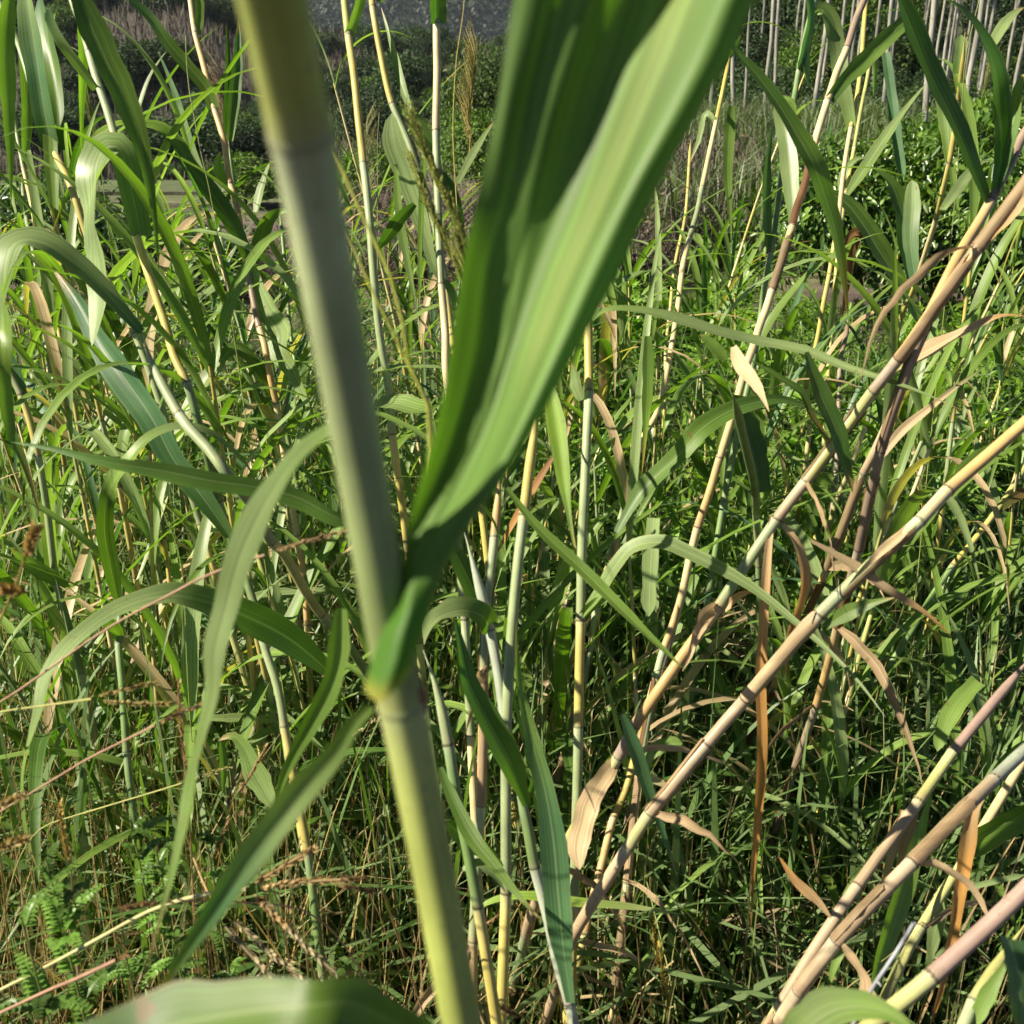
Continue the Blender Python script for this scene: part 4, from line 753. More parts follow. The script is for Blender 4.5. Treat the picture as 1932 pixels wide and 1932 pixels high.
leaf('c14', '22 1600,950 1690,870 1780,820 1932,740 2050,660', [90, 130, 125, 110], 'Q', 'nd', -.06, prof='strip', fold=.4); leaf('c14', '22 1480,1150 1440,1350 1400,1550 1380,1650', [60, 70, 50], 'L', 's', .05); leaf('c14', '22 1520,1190 1700,1140 1932,1090', [16, 34, 30], 'L', 's', .0, prof='strip')
reed('c15', 'near cane at lower right corner, pink above its joint and yellow green below', '22 2080,1060 1932,1200 1880,1260 1650,1450 1422,1665n 1170,1860 1080,1932', [96, 98, 100], 'pYY', D=.016, top=.4)
leaf('c15', '22 600,2100 750,1920 900,1845 1050,1840 1250,1930 1350,2100', [120, 160, 150, 120], 'V>U', 'gsgn', -.1, d=.7); leaf('c15', '22 1850,1450 1890,1600 1910,1750 1930,2000', [120, 150, 150], 'Q', 'bd', -.05, prof='strip', d=.8)
reed('c16', 'pale yellow cane in the lower right corner under a wide dark leaf', '22 1932,1340 1840,1480 1750,1620 1645,1800n 1590,1932', [72, 76], 'Yg', D=.015)
leaf('c16', '22 1640,1960 1720,1780 1800,1640 1850,1560', [60, 90, 60], 'L', 'g', 0)
reed('c17', 'thin green cane at the right edge among the leafy herbs', '21 2000,620 1932,720 1765,960n 1620,1150 1520,1270n 1400,1450 1280,1650 1120,1890; 22 1000,50 950,215n 860,400 790,520 700,650 600,850', [32, 36, 32], 'YyGy')
leaf('c17', '21 1760,965 1850,900 1950,840', [46, 50], 'Q', 'dk', 0, prof='strip')
reed('c18', 'steep orange brown cane under the highest leaning cane', '21 1300,60 1270,180 1220,300 1150,472n 1080,640 1022,742n 950,930 880,1150 820,1280n 770,1380', [52, 50, 44], 'ctgoob', tail=(-.1, .5, -1))
dryleaf('c18', '21 1025,745 1130,640 1250,500 1420,360; 21 1560,250 1760,110', [36, 50, 40, 24], 'L', 'TTd', -.04)
reed('c19', 'thin cream cane between the two big leaning canes', '21 1090,220 1070,300 1040,460n 980,620 940,740 872,900n 830,1040 780,1230 730,1420n', [28, 30, 28], 'GcYc', tail=(-.1, .5, -1))
leaf('c19', '21 720,1070 760,900 800,780 860,770', [60, 90, 85], 'F', 'dn', -.03, prof='strip')
reed('c20', 'dark sheathed reed hanging behind the highest leaning cane', '21 280,300 350,560 420,860n 425,1100 430,1350; 22 420,50 400,500', [60, 40, 36], 'GGgG')
leaf('c20', '21 428,860 390,650 330,430 290,300', [90, 115, 100], 'R', 'dd', -.03, prof='strip', fold=.5); leaf('c20', '21 240,110 200,60 100,-40', [60, 80], 'Q', 'n', 0); dryleaf('c20', '21 290,30 340,150 400,220 490,400', [40, 62, 50, 30], 'L', 'TT', -.1)
leaf('c20', '10 1932,1815; 20 20,1830 300,1890; 21 400,-5 700,60 900,140 1090,200 1300,270 1560,380', [40, 46, 52, 50, 46, 40, 26], 'V>U', 'gsss', [0, -.2], d=1.6) if False else leaf('c20', '11 1425,-120 1480,-170 1640,-180 1800,-150; 21 0,-110 200,-50 420,0 700,60 900,140 1090,200 1300,270 1580,390', [30, 45, 55, 56, 54, 52, 48, 40, 24], 'V>V>U', 'gssss', [0, -.15], d=1.5)
reed('c21', 'upright green grey cane among herbs at lower right beside the long dry leaf', '22 500,0 505,310n 520,560 520,760n 500,1150n 490,1500 470,1932', [34, 38, 40], 'GGsY')
leaf('c21', '22 515,310 530,150 520,0; 21 510,1700', [46, 60, 40], 'R', 'd', 0)
reed('c22', 'yellow cane rising at the lower middle under a drooping striped leaf', '22 330,720n 290,900 260,1080n 200,1500; 22 180,1932', [34, 36], 'cg')
leaf('c22', '22 145,1190 120,1000 70,780 0,570 -60,400', [50, 85, 85, 60], 'L', 'ng', 0); leaf('c22', '22 180,1200 160,900 140,650 100,450', [60, 80, 60], 'R', 'dd', .02); dryleaf('c22', '22 150,1210 100,1400 40,1600 0,1680', [50, 60, 50], 'L', 'OT', 0); dryleaf('c22', '22 260,880 300,720 350,580 380,480', [46, 70, 40], 'R', 'kT', .02)
leaf('c22', '22 420,330 300,312 200,308 80,330 0,360; 12 1850,380 1740,520', [60, 85, 85, 80, 50], 'V', 'ss', .05); leaf('c22', '22 930,705 800,730 680,830 540,960', [40, 72, 60], 'U', 'gg', 0, prof='lens')
reed('c23', 'slim green reed with upright striped blades at lower right', '22 1180,650n 1170,900 1140,1200; 22 1100,1600', [30, 30], 'yG')
leaf('c23', '22 1120,690 1080,500 1085,300 1100,0; 21 1090,1850', [60, 85, 75, 50], 'F', 'ng', 0); leaf('c23', '22 1190,700 1205,450 1235,150 1245,80', [46, 56, 50], 'F', 'gs', .02, prof='strip'); leaf('c23', '22 1000,1120 1060,950 1120,800 1170,690', [60, 75, 50], 'L', 's', 0, prof='lens'); leaf('c23', '22 1030,-40 1250,250 1500,520 1770,780', [46, 50, 45, 24], 'Q', 'gy', -.1)
reed('c24', 'short yellow cane slanting under the second leaning cane at the lower middle', '12 1760,0n 1690,320 1600,640 1545,760n 1480,1000 1430,1180', [44, 46], 'oy')
reed('c25', 'thin yellow cane at the bottom centre right among the straw', '12 1640,800 1620,1000 1600,1180n 1580,1400n 1560,1700', [30, 30], 'ygy')
leaf('c25', '11 1770,1000 1750,1300 1740,1560', [70, 95, 70], 'L', 's', 0, d=1.9, prof='strip'); leaf('c25', '12 1590,180 1640,320 1720,560 1820,850 1900,1090', [60, 85, 60, 30], 'Q', 'b', 0, d=1.4); leaf('c25', '12 1720,520 1760,400 1850,350 1932,345', [40, 75, 70], 'U', 'sg', 0, prof='strip', d=1.6)
reed('c26', 'yellow cane between the upright cane and the leaning canes', '11 1932,1340 1870,1600 1810,1750n; 12 1750,80 1700,350 1660,700 1640,900', [44, 46], 'og', top=.0)
reed('c27', 'thin orange cane behind the upright middle cane', '11 1590,960 1560,1100n 1510,1380 1450,1500n 1420,1700; 12 1290,260n 1240,480 1200,620', [38, 38], 'oogY')

# ---------------------------------------------------------------- seed heads and plumes
def world_path(path, d0, d1, n):
    pts, _ = parse(path); s = np.linspace(0, 1, len(pts)); dd = [min(d0+(d1-d0)*q, dmax(p[1], .02)) for q, p in zip(s, pts)]
    return spline(np.array([P(x, y, q) for (x, y), q in zip(pts, dd)]), n)[0]
def ground_tail(sp):
    e = sp[-1]; gz = float(gh(e[0], e[1])); v = nz(sp[-1]-sp[-3]); v = nz(v+np.array([0, 0, -.8])); v[2] = min(v[2], -.3)
    if e[2] <= gz+.02: return sp
    q = e+v*((e[2]-gz)/-v[2]); return np.vstack([sp, (e+q)/2, q])
def spike_geo(sp, w, col, seed):
    r = np.random.default_rng(seed); sp2, _, L = spline(sp[::max(1, len(sp)//6)] if len(sp) > 8 else sp, max(20, int(.0001+len(sp))))
    n = max(40, int(L/.0022)); t = np.linspace(0, 1, n); p = np.stack([np.interp(t, np.linspace(0, 1, len(sp2)), sp2[:, k]) for k in range(3)], 1); T = nz(np.gradient(p, axis=0))
    a = Acc(); a.add(*tube(sp2-0, w*.22, np.array(col)*.7, 5))
    ref = nz(np.cross(T, r.normal(size=(n, 3)))); side = nz(ref*.55 - T*.8)
    a.add(*leaflets(p, side, ref, np.full(n, w*1.5), np.full(n, w*.6), np.array(col)*r.uniform(.6, 1.35, (n, 1)), .1))
    return a
def seedhead(path_spikes, path_stem, d, w, col, scol, label, seed, stemw=.0022, grp='grass seed heads'):
    spk = [world_path(p, d, d+.03, 24) for p in path_spikes]; st = ground_tail(world_path(path_stem, d, d+.25, 24)); base = st[-1].copy()
    root = thing('grass_seed_head', base, label, 'seed head', grp)
    a = Acc(); a.add(*tube(spline(st-base, 40)[0], stemw/2, np.array(scol), 6)); obj('stalk', a.mesh('stalk'), M['stem'], root)
    for i, s in enumerate(spk): obj('spike', spike_geo(s-base, w, col, seed+i).mesh('spike'), M['dry'], root)
BR = (.42, .29, .13); PK = (.38, .23, .15); YG = (.36, .36, .12)
seedhead(['01 2000,1065 1932,1080 1700,1140 1500,1210'], '01 1500,1210 1200,1310 950,1440 700,1570 450,1730 200,1910; 02 50,80 -150,200', .85, .0042, BR, PK, 'brown seed spike on a long red stalk crossing the left side', 1)
seedhead(['02 1160,120 1000,180 880,240'], '02 880,240 700,330 500,430 300,550 150,640 0,730 -200,850', .95, .0045, BR, PK, 'pinkish brown seed spike on a slanting pink stalk at lower left', 2)
seedhead(['02 960,120 760,115 530,95', '02 880,0 700,40 520,85'], '02 520,92 250,130 0,165 -250,220', .95, .0045, (.30, .24, .08), YG, 'pair of dark and yellow green spikes on one horizontal stalk at lower left', 4)
seedhead(['02 1932,1115 1700,1130 1420,1170', '02 1780,940 1600,1040 1400,1165', '02 1600,1370 1500,1260 1420,1180'], '02 1400,1170 1200,1190 900,1270 500,1480 200,1640 0,1740 -200,1850', .95, .006, BR, (.46, .44, .20), 'fan of brown spikes on a yellow stalk above the blurred bottom leaf', 6, .0042)
seedhead(['02 1900,1640 1760,1520 1600,1350 1430,1175', '02 1720,1680 1500,1500 1270,1300', '02 1530,1660 1380,1500 1240,1340'], '02 1240,1310 1150,1130 1100,1000', .98, .0055, (.46, .38, .22), BR, 'three pale spikes slanting down right above the blurred bottom leaf', 9)
seedhead(['02 690,1280 800,1255 930,1245'], '02 930,1245 1200,1235 1600,1260', 1.0, .005, BR, PK, 'short brown spike lying level beside the lobed green weed', 12)
seedhead(['01 205,1050 165,1160 140,1230', '01 0,1400 80,1410 160,1425'], '01 140,1230 100,1350 0,1580 -60,1700', .75, .007, (.5, .34, .12), (.34, .24, .07), 'blurred orange spike on a bent stalk at the left edge', 13)
seedhead(['02 1010,0 1020,200 1040,400 1062,660'], '02 1062,660 1080,900 1090,1200', 1.2, .005, BR, BR, 'upright brown spike left of the folded silver leaf', 15)
seedhead(['02 335,690 355,830 380,950 402,1060'], '02 402,1060 420,1300 440,1600', 1.1, .006, (.46, .33, .09), BR, 'upright orange spike left of the lobed green weed', 16)
seedhead(['02 1370,600 1440,480 1540,300', '02 1290,700 1320,560 1350,330', '02 1230,930 1270,850 1310,720'], '02 1230,930 1180,1050 1160,1200', 1.3, .005, BR, PK, 'loose brown spikes in front of the folded silver leaf', 17)
seedhead(['02 1285,485 1200,510 1120,540'], '02 1120,540 900,610 600,700 300,790', 1.25, .005, YG, YG, 'yellow green spike on a level stalk crossing the blurred blade', 20)
seedhead(['02 130,640 60,665 -40,720'], '02 -40,720 -150,800', .9, .006, (.42, .33, .14), YG, 'yellow seed spike poking in at the left edge', 21)
seedhead(['02 140,885 60,910 -40,945'], '02 -40,945 -180,1010', .9, .007, (.42, .33, .12), YG, 'thick tan seed spike at the left edge, lower one', 22)
seedhead(['02 720,1540 660,1570'], '02 660,1570 400,1690 300,1730 0,1870 -150,1950', .85, .003, BR, PK, 'bare pink stalk slanting along the lower left corner', 23, .0035)
seedhead(['12 990,1265 880,1330 790,1390'], '12 790,1390 740,1500 700,1650', 1.5, .006, BR, BR, 'tan spike right of the thick blurred stem near the bottom', 24)
seedhead(['12 20,1150 120,1170 240,1190', '12 0,1100 80,1110 180,1105'], '12 180,1060 260,1250 340,1500 440,1800', 1.1, .005, BR, (.36, .22, .09), 'brown spikes ending just left of the thick blurred stem', 26)
seedhead(['12 1755,1340 1780,1500 1810,1700', '12 1800,1500 1830,1700 1860,1850'], '12 1810,1700 1840,1932', 1.6, .008, (.40, .33, .06), YG, 'drooping yellow seed head in the straw at the lower middle', 28)
seedhead(['12 830,1790 930,1850 1050,1900'], '12 1050,1900 1100,2050', 1.3, .007, BR, BR, 'dark brown seed head at the bottom centre', 30)

def plume(label, spine, d, fils, length, spread, col, scol, seed, dirv, w=.0009, stem=.003, kmax=20, grp='feathery reed plumes'):
    r = np.random.default_rng(seed); sp = world_path(spine, d, d+.05, 30); full = ground_tail(sp); base = full[-1].copy(); root = thing('reed_plume', base, label, 'plume', grp)
    a = Acc(); a.add(*tube(spline(full-base, 60)[0], np.linspace(stem*.25, stem*.5, 60), np.array(scol), 6)); obj('stalk', a.mesh('stalk'), M['stem'], root)
    k = r.integers(0, kmax, fils); p0 = sp[k]+r.normal(0, .001, (fils, 3)); T = nz(sp[0]-sp[min(12, kmax)]); dv = nz(np.array(dirv, float))
    out = nz(T+spread*(r.normal(size=(fils, 3))*.6+dv)); L = length*r.uniform(.5, 1.1, fils)[:, None]
    mid = p0+out*L*.5; e = p0+out*L+dv*L*.25+np.array([0, 0, -.18])*L
    CV = np.stack([p0, mid, e], 1); S = nz(np.cross(out, r.normal(size=(fils, 3))))[:, None]*(w*np.array([1, .9, .4]))[None, :, None]
    c = np.array(col)*r.uniform(.7, 1.3, (fils, 1)); b = Acc(); b.add(*ribbons(CV, S, c))
    m = fils*7; q = r.integers(0, fils, m); t = r.uniform(.15, 1, (m, 1)); ps = np.where(t < .5, p0[q]+(mid-p0)[q]*t*2, mid[q]+(e-mid)[q]*(t*2-1))
    b.add(*leaflets(ps, out[q]+r.normal(size=(m, 3))*.35, r.normal(size=(m, 3)), np.full(m, w*7), np.full(m, w*2.4), np.array(col)*r.uniform(.6, 1.4, (m, 1))))
    o = obj('plume', b.mesh('plume'), M['dry'], root); o['kind'] = 'stuff'
plume('pinkish feathery plume in front of the dark tree left of the orange cane', '00 1050,200 1070,500 1110,720 1140,880 1170,1000 1200,1150', 1.7, 160, .13, .16, (.40, .32, .2), (.30, .34, .10), 1, (-.3, 0, .2))
plume('yellow green plume fanning over the slanting leaf at left', '01 690,560 760,640 820,730 880,860 920,960 1000,1150 1030,1300 1050,1600', 1.7, 260, .19, .75, (.42, .42, .20), (.28, .34, .08), 2, (-1, .0, .35))
plume('tall yellow plume right of the cream cane against the hill', '10 700,-30 680,150 655,300 640,500 632,750 650,1100 672,1450', 1.7, 150, .16, .12, (.42, .36, .12), (.40, .35, .07), 3, (-.2, 0, .2))
plume('thin feathery plume left of the yellow cane with the silver leaf', '10 215,640 205,800 205,1000 205,1300; 11 205,0', 2.2, 150, .13, .2, (.36, .36, .18), (.24, .28, .08), 4, (.25, 0, .2))
plume('out of focus yellow green plume right beside the thick blurred stem', '10 -60,800 100,1180 250,1500 360,1800; 11 330,0 400,150 490,350 440,1000 400,1500; 12 400,300 560,1100 660,1800 680,2000', .62, 260, .05, .10, (.36, .40, .10), (.36, .38, .06), 5, (0, 0, 0), .0007, .004, 10)
plume('second strand of the out of focus yellow green plume', '10 -20,1180 90,1450 200,1700 320,1932; 11 400,180 500,360 430,1000 380,1500; 12 390,300 550,1100 650,1800 670,2000', .66, 220, .045, .10, (.36, .40, .10), (.36, .38, .06), 6, (0, 0, 0), .0007, .0035, 10)
plume('faint yellow plume hanging behind the leaves at the upper left', '00 480,420 510,600 545,760 565,900 590,1100', 2.4, 140, .2, .1, (.24, .30, .06), (.22, .28, .06), 7, (0, 0, 0))
plume('yellow plume along the long bent leaf at the top right', '20 1690,-40 1640,150 1600,330 1590,450', 1.9, 120, .14, .12, (.36, .40, .14), (.30, .34, .10), 8, (0, 0, 0))
plume('pale narrow spikelet plume on the upright blade at lower right', '22 1135,150 1140,330 1135,500 1125,620', 1.8, 90, .08, .1, (.45, .45, .25), (.32, .34, .14), 9, (0, 0, 0))
# grey thorny stick
sp = ground_tail(world_path('22 1310,1360 1200,1540 1060,1750 960,1950', .85, .9, 30)); base = sp[-1].copy(); root = thing('thorny_stick', base, 'thin grey thorny stick in the lower right corner', 'stick')
a = Acc(); r = np.random.default_rng(3); s2 = spline(sp-base, 60)[0]; a.add(*tube(s2, np.linspace(.0016, .0034, 60), np.array([.34, .36, .38])*r.uniform(.7, 1.2, (60, 1)), 7)); obj('stem', a.mesh('stem'), M['bark'], root)
for i in range(4, 40, 2):
    b = Acc(); e = s2[i]+nz(r.normal(size=3))*.007; b.add(*tube(np.stack([s2[i], (s2[i]+e)/2, e]), np.array([.0013, .0008, .0002]), (.36, .36, .36), 5)); obj('thorn', b.mesh('thorn'), M['bark'], root)

# lobed bright green weeds at lower left
def weed(path, d, H, label, seed, n=26):
    r = np.random.default_rng(seed); pts, _ = parse(path); p = P(pts[0][0], pts[0][1], min(d, dmax(pts[0][1]))); gz = float(gh(p[0], p[1])); root = thing('lobed_weed', (p[0], p[1], gz), label, 'weed', 'lobed weeds')
    h = p[2]-gz; a = Acc(); st = spline(np.array([[0, 0, 0], [.01, .01, h*.5], [0, 0, h]]), 14)[0]; a.add(*tube(st, np.linspace(.003, .0012, 14), (.22, .26, .07), 6)); obj('stem', a.mesh('stem'), M['stem'], root)
    for i in range(n):
        t = r.uniform(.35, 1.0); b0 = np.array([np.interp(t, np.linspace(0, 1, 14), st[:, k]) for k in range(3)]); az = r.uniform(0, 6.28); el = r.uniform(.0, .7)+(t-.6); L = H*r.uniform(.5, 1.0)*(1.25-.5*t)
        dv = np.array([cos(az)*cos(el), sin(az)*cos(el), sin(el)]); s = spline(np.array([b0, b0+dv*L*.5+[0, 0, .004], b0+dv*L+[0, 0, -.012]]), 12)[0]
        k = 11; sd = nz(np.cross(dv, [0, 0, 1])); q = s[1:12]; wv = np.linspace(1, .35, 11)*L*.24; c = np.array([.12, .22, .04])*r.uniform(.55, 1.35)
        A = Acc()
        for sg in (1, -1): A.add(*leaflets(q, sd*sg*1.0+dv*.35, np.tile([0, 0, 1.], (11, 1))+r.normal(0, .25, (11, 3)), wv, wv*.75, c))
        A.add(*ribbon(s, np.linspace(L*.09, L*.02, 12), (0, 0, 1.), c, .1, 3)); obj('leaf', A.mesh('leaf'), M['herb'], root)
weed('02 740,780', 1.25, .085, 'bright green lobed weed in the grass at lower left, the tallest one', 1, 30); weed('02 880,930', 1.22, .07, 'bright green lobed weed beside the tallest one, nearer the blurred blade', 2, 26)
weed('02 1150,790', 1.3, .06, 'lobed weed right of the thin blurred blade tip', 3, 20); weed('02 260,1000', 1.15, .085, 'lobed weed between the spikes at far lower left', 4, 26); weed('02 120,1330', 1.05, .10, 'big leafy weed in the lower left corner', 5, 30); weed('02 700,1500', 1.15, .06, 'low lobed weed just above the blurred bottom leaf', 6, 18)

def where(a, y):
    x = 966+1980*a; far = y > 6; back = y > 3.2
    for lim, s in ((150, 'at the left edge'), (400, 'below the hanging silver leaf'), (640, 'left of the thick blurred stem'), (860, 'behind the thick blurred stem'), (1060, 'below the big blurred leaf'), (1200, 'beside the upright middle cane'), (1480, 'between the middle cane and the leaning canes'), (1750, 'behind the big leaning canes'), (9999, 'at the right edge')):
        if x < lim: break
    s += ', far back' if far else ', further back' if back else ', near the bottom'
    return s, s
# ---------------------------------------------------------------- leafy herbs
def herb_mesh(seed, H, n, L0, col=((.06, .15, .02), (.16, .28, .035)), w=.21):
    r = np.random.default_rng(seed); a = Acc(); tips = []
    ns = 3
    for j in range(ns):
        b = np.r_[r.normal(0, .03, 2), 0]; e = np.r_[r.normal(0, .12, 2), H*r.uniform(.75, 1.05)]; st = spline(np.array([b, (b+e)/2+[.01, 0, 0], e]), 10)[0]
        a.add(*tube(st, np.linspace(.0035, .0015, 10), (.13, .19, .06), 5)); m = n//ns
        t = np.linspace(.25, 1, m)**.8; p = np.stack([np.interp(t, np.linspace(0, 1, 10), st[:, k]) for k in range(3)], 1); az = np.arange(m)*2.4+r.uniform(0, 6)
        el = np.interp(t, [.2, .8, 1], [.35, .7, 1.2])+r.normal(0, .15, m); d = np.stack([np.cos(az)*np.cos(el), np.sin(az)*np.cos(el), np.sin(el)], 1)
        L = L0*r.uniform(.7, 1.15, m)*np.interp(t, [.2, .7, 1], [1, 1, .6]); c = np.array(col[0])*(1-t[:, None])+np.array(col[1])*t[:, None]; c = c*r.uniform(.75, 1.25, (m, 1))
        up = np.array([0, 0, 1.])+r.normal(0, .15, (m, 3)); s = nz(np.cross(d, up)); CV = []; WD = []; N5 = 6
        tt = np.linspace(0, 1, N5)
        cv = p[:, None]+d[:, None]*(L[:, None]*tt[None])[:, :, None]+np.array([0, 0, -1])*(L[:, None]*.28*tt[None]**2)[:, :, None]
        wd = (np.sin(np.clip(tt*.93+.07, 0, 1)*pi)**.8)[None, :]*(L*w*.5)[:, None]; nr = nz(np.cross(s, d))
        for sg in (1, -1):
            edge = cv+sg*s[:, None]*wd[:, :, None]+np.abs(nr)[:, None]*0+nr[:, None]*(wd*.35)[:, :, None]*-1*np.sign(nr[:, None, 2:3])*-1
            V = np.stack([cv, edge], 2).reshape(-1, 3); f = np.array([[2*i, 2*i+1, 2*i+3, 2*i+2] for i in range(N5-1)]); F = (np.arange(m)[:, None, None]*2*N5+f[None]).reshape(-1, 4)
            a.add(V, F, np.repeat(c, 2*N5, 0))
    return a.mesh('foliage')
hm = [herb_mesh(500+i, r_, 42, l_) for i, (r_, l_) in enumerate([(.40, .20), (.48, .22), (.34, .18), (.54, .21), (.42, .19)])]
hm2 = [herb_mesh(520+i, .3, 54, .075, ((.05, .12, .02), (.13, .22, .03)), .2) for i in range(3)]
r = np.random.default_rng(77); cnt = 0
for i in range(560):
    y = r.uniform(2.6, 9.5)**1.0; a = r.uniform(-.52, .56); x = a*y
    right = smooth(-.03, .06, a)
    if r.random() > (right*.95+.30) or (y < 3.2 and right < .5): continue
    if cnt >= 296: break

    src = hm if (r.random() < .8 and a > -.05) or r.random() < .3 else hm2; me = src[i % len(src)]
    o = obj('leafy_herb', me, M['herb'], None, (x, y, float(gh(x, y))-.01)); s = r.uniform(.75, 1.2)*(.7 if y > 6.4 and a > .24 else 1); o.scale = (s*1.1, s*1.1, s); o.rotation_euler = (r.normal(0, .08), r.normal(0, .08), r.uniform(0, 6.28)); cnt += 1
    s, g = where(a, y); tag(o, 'green narrow leaved herb '+s, 'herb', 'leafy herbs '+g)

# ---------------------------------------------------------------- young reeds filling the thicket
def young_reed(seed, H, nl, D=.010, segs='gYy', lw=.023):
    r = np.random.default_rng(seed); root = thing('young_reed', (0, 0, 0), 'x', 'reed'); ln = r.normal(0, .16, 2)*H
    path = spline(np.array([[ln[0], ln[1], H], [ln[0]*.4, ln[1]*.4, H*.55], [0, 0, -.02]]), 50)[0]; nodes = list(np.cumsum(r.uniform(.12, .2, 12))); nodes = [q for q in nodes if q < H-.04]
    stem_parts(root, np.zeros(3), path, np.array([D*.32, D*.5, D*.52]), nodes[:6], segs, seed, m=7)
    for k in range(nl):
        t = r.uniform(0, .75) if k > 1 else .02; b = np.array([np.interp(t, np.linspace(0, 1, 50), path[:, q]) for q in range(3)]); az = k*2.6+r.uniform(-.5, .5); L = r.uniform(.35, .85)
        sp = arch_spine(b, az, L, r.uniform(1.0, 1.45), r.uniform(.8, 2.9)); W = lw*r.uniform(.7, 1.25)*np.minimum(1, .5+np.linspace(0, 1, 14)*3)*np.clip((1-np.linspace(0, 1, 14))/.6, 0.01, 1)**.7
        c = np.array(LCOL[r.choice(list('nnndbgsg'))])*r.uniform(.85, 1.15)
        if r.random() < .1: c = np.array(LCOL['T'])
        a = Acc(); a.add(*ribbon(sp, W, np.array([cos(az)*-.5, sin(az)*-.5, 1.]), c, .25, 5, .04, seed+k)); obj('leaf', a.mesh('leaf'), M['blade'], root)
    return root
yr = [young_reed(600+i, h, nl, D, sg) for i, (h, nl, D, sg) in enumerate([(.8, 8, .009, 'gYy'), (1.0, 8, .010, 'Yyc'), (1.15, 8, .010, 'yyg'), (.65, 8, .008, 'GY'), (.9, 8, .009, 'cyY'), (1.05, 7, .008, 'Gy'), (.5, 8, .008, 'Gg')])]
r = np.random.default_rng(31); first = [True]*7
def zone_label(a, y): s, g = where(a, y); return 'slender young reed '+s, 'young reeds '+g
k = 0
for i in range(300):
    y = r.uniform(1.75, 6.2); a = r.uniform(-.52, .54); x = a*y
    if a > .08 and r.random() < (.85 if y > 3.2 else .3): continue
    if y > 4.2 and r.random() < .4: continue
    j = i % 7; j = 6 if (y < 2.1 and r.random() < .5) else j
    o = yr[j] if first[j] else copy_tree(yr[j]); first[j] = False
    s = r.uniform(.8, 1.15)*(1.12 if y < 2.5 else 1); o.location = (x, y, float(gh(x, y))); o.rotation_euler[2] = r.uniform(0, 6.28); o.scale = (s, s, s)
    lab, g = zone_label(a, y); tag(o, lab, 'reed', g)
for j in range(7):
    if first[j]:
        for c in list(yr[j].children_recursive): bpy.data.objects.remove(c)
        bpy.data.objects.remove(yr[j])

def tall_reed(seed, H, nl, D, segs, lx):
    r = np.random.default_rng(seed); root = thing('tall_reed', (0, 0, 0), 'x', 'reed'); path = spline(np.array([[lx*H, r.normal()*.1, H], [lx*H*.42, 0, H*.55], [0, 0, -.02]]), 60)[0]
    nodes = [q for q in np.cumsum(r.uniform(.14, .22, 16)) if q < H-.04]; stem_parts(root, np.zeros(3), path, np.array([D*.25, D*.42, D*.5, D*.52]), nodes, segs, seed, m=7)
    for k in range(nl):
        t = .01 if k < 2 else r.uniform(.05, .7); b = np.array([np.interp(t, np.linspace(0, 1, 60), path[:, q]) for q in range(3)]); az = k*2.7+r.uniform(-.6, .6); L = r.uniform(.35, .8)
        sp = arch_spine(b, az, L, r.uniform(1.0, 1.45), r.uniform(.4, 2.9), 16); q = np.linspace(0, 1, 16); W = .024*r.uniform(.6, 1.25)*np.minimum(1, .5+q*3)*np.clip((1-q)/.6, 0.01, 1)**.7
        c = np.tile(np.array(LCOL[r.choice(list('nnddbgsgyT'))])*r.uniform(.85, 1.15), (16, 1))
        if r.random() < .4: c[-3:] = np.array([.4, .27, .12])
        a = Acc(); a.add(*ribbon(sp, W, np.array([cos(az)*-.5, sin(az)*-.5, 1.]), c, .3, 5, .04, seed+k)); obj('leaf', a.mesh('leaf'), M['blade'], root)
    return root
r = np.random.default_rng(41)
tl = [tall_reed(700+i, *q) for i, q in enumerate([(1.45, 7, .012, 'Yyg', -.14), (1.7, 8, .012, 'ycg', -.2), (1.3, 7, .010, 'gY', -.1), (1.9, 8, .013, 'cyg', -.16), (1.4, 7, .012, 'cyg', .22), (1.75, 8, .012, 'ycY', .28), (1.3, 7, .010, 'Gy', .3), (2.0, 8, .013, 'cgo', .2)])]; seen = set()
for i in range(13):
    left = i % 3 != 0; y = r.uniform(2.1, 4.6); a = r.uniform(-.56, -.16) if left else r.uniform(.12, .58)
    if i % 9 == 8: a = r.uniform(-.15, -.06); y = r.uniform(2.8, 4)
    x = a*y - (0 if left else .3); j = int(r.integers(0, 4))+(0 if left else 4); o = tl[j] if j not in seen else copy_tree(tl[j]); seen.add(j)
    s = r.uniform(.85, 1.1); o.location = (x, y, float(gh(x, y))); o.rotation_euler[2] = r.normal(0, .35); o.scale = (s, s, s)
    tag(o, 'slender tall reed in the crowd at left, in front of the valley' if left else 'slender tall reed in front of the glossy bush and pale trunks', 'reed', 'tall reeds at left' if left else 'tall reeds at right')
for j in range(8):
    if j not in seen:
        for c in list(tl[j].children_recursive): bpy.data.objects.remove(c)
        bpy.data.objects.remove(tl[j])

# ---------------------------------------------------------------- grass, straw, thin culms
def blades(n, x, y, h, w, colr, lean, seed, droop=.35, N5=5):
    r = np.random.default_rng(seed); C0 = np.stack([x, y, gh(x, y)-.01], 1); az = r.uniform(0, 6.28, n); ln = np.abs(r.normal(0, lean, n))*h; t = np.linspace(0, 1, N5)
    dirx = np.stack([np.cos(az), np.sin(az), 0*az], 1); CV = C0[:, None]+dirx[:, None]*(ln[:, None]*(t**1.7)[None])[:, :, None]+np.array([0, 0, 1.])*(h[:, None]*(t-droop*t**3*(ln/h).clip(0, 1.2)[:, None])).reshape(n, N5, 1)
    sa = az+pi/2+r.normal(0, .6, n); S = np.stack([np.cos(sa), np.sin(sa), 0*sa], 1)[:, None]*(w[:, None]*(np.clip((1-t)/.55, .03, 1)**.8)[None])[:, :, None]
    return ribbons(CV, S, colr)
